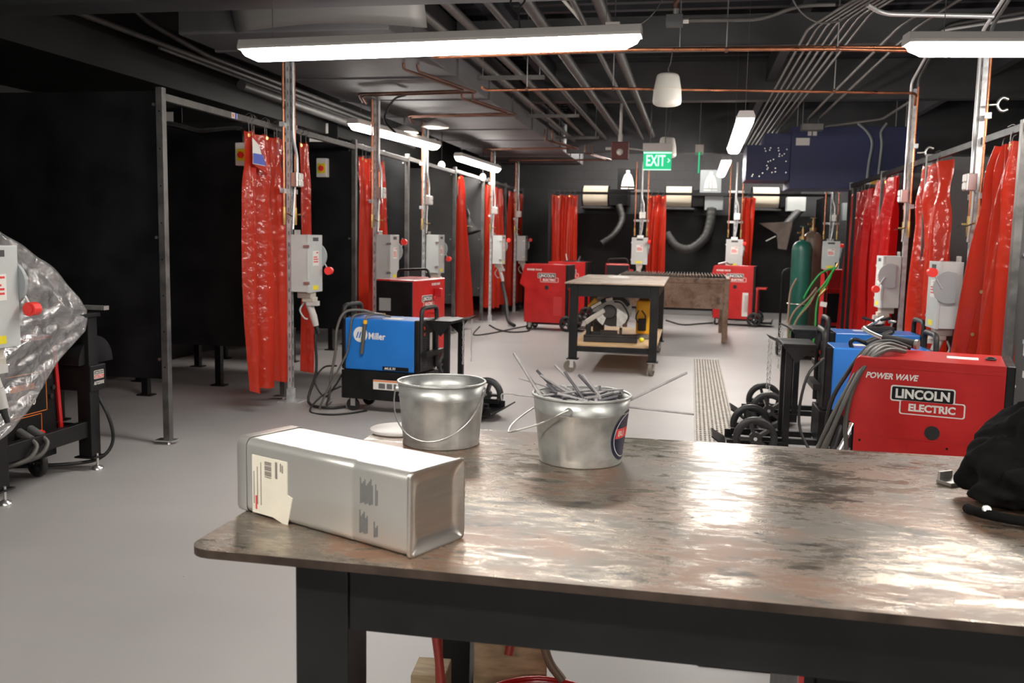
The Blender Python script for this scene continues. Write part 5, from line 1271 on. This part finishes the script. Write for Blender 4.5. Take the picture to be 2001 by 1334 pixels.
# ------------------------------------------------------------------ exit signs, alarm, speakers
t = thing('exit_sign', 'green glowing exit sign hanging over the back aisle', 'sign', (-.5, 12.95, 2.58))
part('housing', MB().bb(-.2, .2, -.05, .05, .12, .23), lampgrey, t, bevel=.006)
part('sign_panel', MB().bb(-.19, .19, -.006, .006, -.13, .12), exitm, t)
lettering('EXIT', .26, face((-.02, -.0062, .0), (0, -1, 0)), exitw, t, bold=.02, extrude=.002, height=.15)
part('arrow', MB().prism([(.145, -.03), (.175, 0), (.145, .03), (.137, .022), (.158, 0), (.137, -.022)], .001, .003, face((0, -.0062, 0), (0, -1, 0))), exitw, t)
part('border', MB().bb(-.19, .19, -.008, -.0062, .095, .112).bb(-.19, .19, -.008, -.0062, -.13, -.118), exitw, t)
part('hanger', MB().cyl((-.1, 0, .23), (-.1, 0, 1.2), .006, n=6).cyl((.1, 0, .23), (.1, 0, 1.2), .006, n=6), conduit, t)
t = thing('exit_sign', 'green exit sign seen edge on beside the far right ceiling lamp', 'sign', (.06, 13, 2.58))
part('housing', MB().bb(-.055, .055, -.2, .2, .1, .2), lampgrey, t, bevel=.006)
part('sign_panel', MB().bb(-.009, .009, -.19, .19, -.15, .1), exitm, t)
part('hanger', MB().cyl((0, -.1, .2), (0, -.1, 1.2), .006, n=6).cyl((0, .1, .2), (0, .1, 1.2), .006, n=6), conduit, t)
t = thing('fire_alarm', 'dark red square fire alarm strobe hanging left of the exit sign', 'alarm', (-1.02, 13, 2.72))
part('box', MB().bb(-.12, .12, 0, .1, -.12, .12), alarmred, t, bevel=.01)
part('strobe', MB().lathe([(.001, .045), (.03, .035), (.045, 0)], (0, 0, -.02), 20, Matrix.Rotation(R(90), 3, 'X')), whitep, t)
part('stem', MB().cyl((0, .05, .12), (0, .05, .22), .03, n=14).cyl((0, .05, .22), (0, .05, 1.08), .02, n=12), lampgrey, t)
part('side_conduit', MB().cyl((-.12, .05, .03), (-.2, .05, .03), .02, n=10), lampgrey, t)
part('side_conduit', MB().tube([(.12, .05, .03), (.3, .05, .01), (.45, .05, -.03)], .01, 6, 3), lampgrey, t)
def speaker(label, loc, s):
    t = thing('pendant_speaker', label, 'speaker', loc, 0, 'white pendant speakers')
    part('body', MB().lathe([(.001, 0), (.09*s, .004*s), (.112*s, .018*s), (.118*s, .04*s), (.112*s, .13*s), (.092*s, .235*s), (.085*s, .25*s), (.07*s, .258*s), (.001, .26*s)], n=36), whitep, t)
    part('seam_ring', MB().tube([(.1125*s*math.cos(2*PI*i/36), .1125*s*math.sin(2*PI*i/36), .128*s) for i in range(36)], .003, 6, 1, True), cream, t)
    part('hanging_cable', MB().tube([(.02, 0, .26*s), (.0, 0, .3*s), (.03, 0, .42*s), (.03, 0, .9*s), (.03, 0, 3.7-loc[2])], .005, 6, 3).tube([(.03+.05*math.cos(2*PI*i/14), 0, .62*s+.05*math.sin(2*PI*i/14)) for i in range(14)], .004, 5, 1, True), conduit, t)
    return t
speaker('white pendant speaker hanging near, crossed by a copper pipe', (-.265, 8.6, 2.70), 1.1)
speaker('distant pale speaker half hidden behind the exit sign', (-.42, 14.6, 2.76), 1.2)

# ------------------------------------------------------------------ ceiling lamps
def lamp(label, p0, p1, w=.15, group='long fluorescent ceiling fixtures', hang=True):
    p0, p1 = Vector(p0), Vector(p1); d = p1-p0; L_ = d.length; c = (p0+p1)/2
    t = thing('fluorescent_fixture', label, 'ceiling light', c, math.degrees(math.atan2(d.y, d.x)), group)
    sl = math.asin(d.z/L_); t.rotation_euler = (0, -sl, t.rotation_euler.z)
    Mx_ = Matrix(((0,0,1,0),(1,0,0,0),(0,1,0,0),(0,0,0,1)))
    part('housing', MB().prism([(-w*.5, .0), (w*.5, .0), (w*.5, .018), (w*.38, .06), (-w*.38, .06), (-w*.5, .018)], -L_/2, L_/2, Mx_), lampgrey, t, bevel=.004)
    pr = [(-w*.46, -.001), (-w*.44, -.028), (-w*.34, -.052), (-w*.2, -.06), (w*.2, -.06), (w*.34, -.052), (w*.44, -.028), (w*.46, -.001)]
    m = MB(); n = len(pr); xs = [(-L_/2+.012, .0), (-L_/2+.03, .55), (-L_/2+.09, 1), (L_/2-.09, 1), (L_/2-.03, .55), (L_/2-.012, .0)]
    loft(m, [[Vector((x, a*(.8+.2*k), b*k-.001)) for a, b in pr] for x, k in xs], True)
    part('diffuser', m, lampm, t)
    part('latch', MB().bb(-L_/2+.12, -L_/2+.16, w*.47, w*.52, -.02, .03).bb(L_/2-.16, L_/2-.12, w*.47, w*.52, -.02, .03).bb(L_/2-.2, L_/2-.12, -.05, .05, .06, .075), lampgrey, t)
    if hang:
        top = ZC-.07-c.z
        part('hanger_wire', MB().cyl((-L_/2+.2, 0, .06), (-L_/2+.2, 0, top), .0025, n=5), conduit, t)
        part('hanger_wire', MB().cyl((L_/2-.2, 0, .06), (L_/2-.2, 0, top), .0025, n=5), conduit, t)
    return t
lamp('near fluorescent fixture across the top centre, over the first left post', (-2.76, 5.42, 2.605), (-.32, 5.38, 2.635))
lamp('fluorescent fixture cut off by the right edge at top', (1.12, 5.56, 2.6), (3.55, 5.8, 2.6))
lamp('fluorescent fixture behind the second left post, running away from the camera', (-3.72, 9.84, 2.71), (-3.42, 12.2, 2.7))
lamp('farther left fluorescent fixture behind the fourth left post', (-3.5, 13.7, 2.69), (-3.42, 16.2, 2.69))
lamp('right aisle fluorescent fixture beside the navy cabinet', (.41, 8.1, 2.53), (.43, 10.9, 2.54))
lamp('farthest fluorescent fixture near the emblem board', (.47, 14.3, 2.7), (.48, 17.2, 2.7))
lamp('unseen fluorescent fixture added behind the last beam, over the left back booths', (-2.2, 18.7, 3.42), (.2, 18.7, 3.42))  # this and the next are unseen, added to brighten the back filters and emblems
lamp('unseen fluorescent fixture added behind the last beam, over the right back booths', (.9, 18.7, 3.42), (3.3, 18.7, 3.42))
# more of the same fixtures further back in the room, over and behind the photographer
lamp('fluorescent fixture over the photographer at left', (-2.6, .5, 2.6), (-.2, .5, 2.6))
lamp('fluorescent fixture over the photographer at right', (1.0, .9, 2.6), (3.4, .9, 2.6))
lamp('fluorescent fixture behind the photographer', (-.6, -2.5, 2.6), (1.8, -2.5, 2.6))
for k, (x, y, z) in enumerate(((-3.62, 13.2, 2.52), (-3.5, 15.4, 2.5))):
    t = thing('pendant_bulb', ['small pendant bulb above the grey lit partition', 'small pendant bulb above the single narrow curtain'][k], 'lamp', (x, y, z), 0, 'small pendant bulbs on the left')
    part('globe', MB().ball((0, 0, 0), .05, 10, sc=(1, 1, 1.2)), bulbm, t); part('cord', MB().cyl((0, 0, .05), (0, 0, 1.2), .006, n=6), rubber, t)
for k, (x, y, z) in enumerate(((-3.6, 11.35, 2.78), (-3.25, 11.5, 2.86))):
    t = thing('dome_lamp', ['shallow dome lamp left of the third post', 'shallow dome lamp right of the third post'][k], 'lamp', (x, y, z), 0, 'shallow dome lamps')
    part('shade', MB().lathe([(.02, .1), (.06, .08), (.17, .02), (.18, 0)], n=28), lampgrey, t); part('lens', MB().lathe([(.001, -.02), (.1, -.012), (.17, .004)], n=28), bulbm if k == 0 else whitep, t)
    part('stem', MB().cyl((0, 0, .1), (0, 0, .9), .012, n=8), conduit, t)

# ------------------------------------------------------------------ ducts and pipes
t = thing('air_duct', 'wide dark grey sheet metal duct running under the ceiling', 'duct', (-3.1, 6.7, 3.0))
part('duct_body', MB().bb(-.85, .85, 0, 12.5, 0, .5), greyduct, t, bevel=.01)
for k in range(9): part('duct_seam', MB().bb(-.87, .87, .6+k*1.4, .64+k*1.4, -.012, .5), greyduct, t)
t = thing('duct_transition', 'light grey curved duct end above the near fluorescent fixture', 'duct', (-2.45, 6.45, 2.98))
part('shell', MB().grid(lambda u, v: V(-1.0+u*1.5, -.0+.22*v, .02+.32*math.sin(PI*.5*(1-v))+.05*math.sin(PI*u)), 12, 8), mat('duct_light', (.2, .19, .185), .4, .3), t, solid=.004)

def pipe(name, pts, r, m, label, cat='pipe', group=None, fr=.06, n=10):
    return solo(name, MB().tube(fillet(pts, fr) if len(pts) > 2 else pts, r, n, 1), m, label, cat, group)
G = 'copper gas lines under the ceiling'
pipe('copper_pipe', [(-2.05, 7.1, 2.9), (-2.05, 7.24, 2.9), (-.45, 7.2, 2.925), (1.0, 7.3, 2.92), (2.05, 7.4, 2.9)], .0135, copper, 'nearest copper line crossing below the near lamp to the right post', group=G)
pipe('copper_pipe', [(-.5, 7.5, 2.985), (.9, 7.55, 2.985), (2.2, 7.6, 2.97)], .0135, copper, 'copper line just above the nearest one, passing behind the near lamp', group=G)
pipe('copper_pipe', [(-2.0, 8.7, 2.9), (-2.0, 8.87, 2.9), (-.8, 8.9, 2.91), (2.0, 9.3, 2.9), (2.02, 9.45, 2.8)], .0125, copper, 'copper line crossing in front of the pendant speaker', group=G)
pipe('copper_pipe', [(-2.7, 7.5, 3.36), (-2.45, 7.55, 3.13), (-2.3, 7.6, 3.13)], .02, copper, 'short thick copper drop at the top above the near lamp', group=G)
pipe('copper_pipe', [(-2.9, 6.3, 3.15), (-1.0, 6.32, 3.17), (.9, 6.45, 3.13), (4.0, 6.6, 3.1)], .014, coppold, 'dull copper line along the dark beam at the top edge', group=G)
pipe('copper_pipe', [(-2.7, 6.6, 3.2), (-.6, 6.62, 3.21)], .013, coppold, 'second dull copper line along the top edge', group=G)
G = 'copper branch lines to the left posts'
for k, (y, xe) in enumerate(((9.2, -2.3), (10.9, -2.2), (15.0, -1.95), (17.2, -1.6))):
    for j in (0, 1):
        pipe('copper_pipe', [(-3.44, y+j*.12+.2, 2.88), (-3.42, y+j*.12, 2.93), (xe+j*.1, y+j*.12, 2.95), (xe+j*.1-.25, y-1.2+j*.12, 2.95), (xe+j*.1-.25, y-1.2, 3.1)], .0125, coppold,
             '%s dull copper branch running to the %s left post' % (('near', 'far')[j], ('second', 'third', 'fourth', 'fifth')[k]), group=G, fr=.04)
G = 'conduits bending into the left posts'
for k, (x, y) in enumerate(LP):
    pipe('post_conduit', [(x+.04, y+.0, 2.9), (x+.04, y, 3.0), (x-.25, y+.05, 3.04), (x-.45, y+.1, 3.16), (x-.9, y+.2, 3.3)], .0135, conduitl, 'bright conduit bending over the top of the %s left post' % ordn[k], 'conduit', G, .1)
G = 'conduits bending into the right posts'
for k, (x, y) in enumerate(RP):
    pipe('post_conduit', [(x-.04, y, 2.9), (x-.04, y, 3.02), (x-.05, y-1.0, 3.28), (x+.6, y-1.4, 3.3)], .0135, conduitl, ['bright conduit rising from the nearest right post', 'bright conduit rising from the second right post'][k], 'conduit', G, .08)
    pipe('post_conduit', [(x+.02, y, 2.9), (x+.02, y, 3.05), (x+.0, y-1.0, 3.32), (x+.65, y-1.35, 3.36)], .0135, conduit, ['second conduit rising from the nearest right post', 'second conduit rising from the second right post'][k], 'conduit', G, .08)
G = 'dark conduits along the left soffit'
pipe('conduit', [(-5.0, 5.5, 3.3), (-4.5, 6.0, 3.08), (-4.5, 6.2, 3.08), (-4.48, 7.4, 3.07), (-4.4, 12.5, 3.02)], .024, conduitd, 'longest conduit along the dark soffit, with an upward bend', 'conduit', G, .12)
pipe('conduit', [(-5.2, 4.6, 3.1), (-4.95, 5.6, 3.05), (-4.8, 5.75, 3.2)], .022, conduitd, 'short dark conduit in the top left corner', 'conduit', G, .1)
pipe('conduit', [(-4.6, 6.9, 3.4), (-4.45, 7.05, 3.2), (-4.43, 8.0, 3.1), (-4.36, 12.5, 3.07)], .024, conduitd, 'conduit joining the longest one beside the near lamp', 'conduit', G, .12)
pipe('conduit', [(-4.48, 7.3, 3.03), (-4.41, 12.0, 2.98)], .014, conduitd, 'thin conduit just under the longest one on the soffit', 'conduit', G)
pipe('sprinkler_pipe', [(-4.2, 7.0, 3.4), (-4.2, 19.5, 3.35)], .045, conduitd, 'thick dark sprinkler pipe along the left ceiling')
pipe('duct_strut', [(-4.3, 8.4, 2.9), (-4.3, 14.0, 2.88)], .05, conduitd, 'pale dark pipe above the left booth headers')
G = 'bundle of parallel conduits over the right aisle'
for k in range(7):
    x = .82+k*.062
    pipe('conduit', [(x+.75+.02*k, 5.95-.06*k, 3.34), (x+.16, 6.9-.09*k, 3.14), (x, 7.6-.08*k, 3.14), (x-.02, 16.0, 3.1)], .0125, conduit, '%s conduit from the left in the bundle over the right aisle' % ordn[k], 'conduit', G, .15, 8)
for k in range(2):
    x = 1.48+k*.13
    pipe('conduit', [(x+.4, 6.8, 3.34), (x, 7.6, 3.14), (x-.1, 11.0, 3.05), (x-.1, 12.26, 3.05), (x-.1, 12.28, 2.985)], .0135, conduit, ['left conduit of the pair stepping down to the box over the right booths', 'right conduit of the pair stepping down to the box over the right booths'][k], 'conduit', 'pair of conduits stepping down', .1, 8)
solo('conduit_box', MB().bb(1.3, 1.56, 12.2, 12.36, 2.9, 2.98), conduit, 'small grey box where the stepping conduits end', 'box', bevel=.004)
pipe('conduit', [(1.55, 12.28, 2.95), (2.1, 11.4, 2.93), (2.06, 9.5, 2.9)], .014, conduit, 'conduit from the small grey box to the second right post', 'conduit', fr=.1)
G = 'grey pipes along the middle of the ceiling'
for k, (x, r, z) in enumerate(((-1.55, .03, 3.22), (-1.3, .05, 3.28), (-.92, .025, 3.22), (-.76, .05, 3.28), (-1.95, .04, 3.3), (-2.1, .03, 3.2))):
    pipe('ceiling_pipe', [(x, 6.5, z), (x+.04, 16.1, z-.02)], r, conduitd if k < 4 else conduit, ['thin grey pipe left of centre of the ceiling', 'thick grey pipe left of centre of the ceiling', 'thin grey pipe over the pendant speaker', 'thick grey pipe over the pendant speaker', 'grey pipe along the upper right edge of the wide duct', 'grey pipe along the lower right edge of the wide duct'][k], 'pipe', G)
G = 'pipe trapezes beside the wide duct'
for k, y in enumerate((9.6, 12.6, 15.3)):
    t = thing('pipe_hanger', ['nearest steel trapeze holding pipes beside the wide duct', 'middle steel trapeze holding pipes beside the wide duct', 'farthest steel trapeze holding pipes beside the wide duct'][k], 'hanger', (-1.85, y, 3.14), 0, G)
    part('channel', MB().bb(-.4, .3, -.02, .02, -.02, .02), conduit, t); part('rod', MB().cyl((-.35, 0, 0), (-.35, 0, .65), .006, n=6), zinc, t); part('rod', MB().cyl((.25, 0, 0), (.25, 0, .65), .006, n=6), zinc, t)
G = 'threaded rods holding the copper lines'
for k, (x, y, z) in enumerate(((.2, 7.25, 2.93), (-.78, 8.9, 2.92), (1.25, 9.18, 2.92), (1.0, 7.3, 2.93), (-.15, 7.52, 2.99), (-1.6, 8.88, 2.92))):
    t = thing('pipe_hanger', ['rod holding the nearest copper line right of the near lamp', 'bright rod holding the speaker copper line left of the speaker', 'bright rod holding the speaker copper line over the right aisle', 'rod holding the nearest copper line by the conduit bundle', 'rod holding the upper copper line behind the near lamp', 'rod holding the speaker copper line at its left end'][k], 'hanger', (x, y, z), 0, G)
    part('rod', MB().cyl((0, 0, 0), (0, 0, 3.78-z), .005, n=6), zinc, t); part('clip', MB().cyl((-.012, 0, -.01), (.012, 0, -.01), .02, n=12), coppold, t)
pipe('conduit', [(-.12, 6.85, 3.05), (.42, 6.88, 3.05), (.66, 6.8, 3.12), (.9, 6.8, 3.12)], .014, conduit, 'light conduit running right from the small box near the top', 'conduit', fr=.1)
t = thing('conduit_box', 'small dark box with fittings near the top, right of the near lamp', 'box', (-.17, 6.85, 3.05))
part('box', MB().bb(-.07, .05, -.03, .05, -.04, .04), beamm, t, bevel=.003); part('fitting', MB().cyl((.0, 0, .04), (.0, 0, .08), .022, n=10), zinc, t); part('fitting', MB().cyl((.05, 0, 0), (.09, 0, 0), .022, n=10), zinc, t)
part('riser', MB().tube([(0, 0, .08), (.0, 0, .13), (.05, 0, .17), (.25, 0, .18)], .016, 8, 4), coppold, t)
pipe('conduit', [(1.1, 6.75, 3.1), (1.22, 6.85, 3.06), (1.95, 6.95, 3.05)], .016, conduitl, 'bright conduit above the right edge lamp', 'conduit', fr=.08)
pipe('conduit', [(-1.12, 7.2, 3.4), (-.98, 8.0, 3.32)], .014, whitep, 'short pale slanting rod above the near lamp', 'rod')
G = 'loose wires hanging from the ceiling'
solo('hanging_wire', MB().tube([(.55, 6.6, 3.2), (.66, 6.7, 3.06), (.8, 6.8, 3.0), (.95, 6.9, 3.03)], .006, 6, 5), conduit, 'loose grey wire drooping at the top right of centre', 'wire', G)
solo('hanging_wire', MB().tube([(-.34, 5.4, 2.7), (-.26, 5.45, 2.78), (-.2, 5.5, 2.9), (-.18, 5.5, 3.0)], .004, 6, 5), conduit, 'thin grey wire rising from the right end of the near lamp', 'wire', G)
solo('hanging_wire', MB().tube([(-1.02, 5.4, 2.68), (-1.03, 5.4, 2.8), (-1.0, 5.42, 2.86), (-1.05, 5.42, 2.9), (-1.08, 5.4, 2.84), (-1.03, 5.4, 2.78)], .006, 6, 5), rubber, 'black wire loop over the middle of the near lamp', 'wire', G)
solo('hanging_wire', MB().tube([(-3.05, 9.3, 2.55), (-3.2, 9.4, 2.7), (-3.12, 9.45, 2.9), (-3.0, 9.5, 2.96)], .012, 6, 5), rubber, 'black cable curving in front of the white lit board', 'wire', G)
# ------------------------------------------------------------------ smaller things seen in and between the booths
def booth_arm(label, x, y, z):
    t = thing('fume_extractor', label, 'extraction arm', (x, y, z), 0, 'black fume arms inside the left booths')
    part('hood', MB().lathe([(.06, .0), (.07, -.1), (.17, -.24), (.18, -.27)], n=24, M=Matrix.Rotation(R(-18), 3, 'Y')), blackm, t, solid=.004)
    part('arm_tube', MB().tube([(0, 0, 0), (-.03, 0, .12), (-.15, .02, .3), (-.4, .1, .4), (-.8, .25, .38)], .06, 14, 5), blackm, t)
    part('bright_strap', MB().tube([(.055, -.03, .0), (.06, -.05, .08), (.03, -.05, .16)], .009, 6, 4), zinc, t)
    part('handle', MB().bar((.04, -.09, -.13), (.13, -.09, -.15), .022), ply, t)
booth_arm('black fume arm with bright strap in the booth right of the second post', -3.95, 11.0, 1.9)
booth_arm('black fume arm with pale handle right of the single narrow curtain', -3.75, 15.3, 1.8)
t = thing('welding_helmet', 'dark blue helmet hanging in the booth right of the second post', 'helmet', (-3.78, 11.2, 1.3))
part('shell', MB().ball((0, 0, 0), .12, 10, sc=(1, 1.05, 1.2)), labblue if 0 else mat('helmet_navy', (.01, .012, .04), .3), t); part('visor', MB().box((.0, -.118, .02), (.1, .02, .06)), blackm, t, bevel=.004)
t = thing('work_clamp', 'bright clamp and cable on top of the far right red machine', 'clamp', (.55, 16.95, 1.075))
part('jaw', MB().bar((-.06, 0, .02), (.08, .02, .05), .04, .03), zinc, t, bevel=.004); part('cable_end', MB().tube([(.08, .02, .05), (.14, .03, .02), (.2, .05, .02)], .014, 8, 4), cablem, t)
t = thing('spool_guide', 'small dark fittings on top of the rear red machine left of the cart', 'fitting', (-2.15, 17.1, 1.07))
part('post', MB().cyl((-.1, 0, 0), (-.13, 0, .14), .012, n=8), zinc, t); part('post', MB().cyl((.1, 0, 0), (.14, 0, .1), .016, n=8), steeld, t); part('base', MB().bb(-.18, .2, -.05, .05, 0, .02), rubber, t)
tag(link('wall_box', MB().bb(2.92, 3.2, 19.3, 19.5, 1.95, 2.3).mesh('wall_box', [encld]), bevel=.01), 'grey wall box between the right back post and the red curtains', 'box')
for k, (x, y, z, lab) in enumerate(((2.1, 7.2, 2.5, 'C shaped steel clamp beside the nearest right post'), (2.12, 9.3, 2.36, 'C shaped steel clamp beside the second right post'))):
    t = thing('beam_clamp', lab, 'clamp', (x, y, z), 0, 'steel clamps beside the right posts')
    part('jaw', MB().tube([(.06, 0, .035), (.02, 0, .045), (-.01, 0, .0), (.02, 0, -.045), (.06, 0, -.035)], .011, 8, 5), zinc, t)
    part('stem', MB().cyl((-.01, 0, 0), (-.08, 0, -.005), .009, n=8), zinc, t)
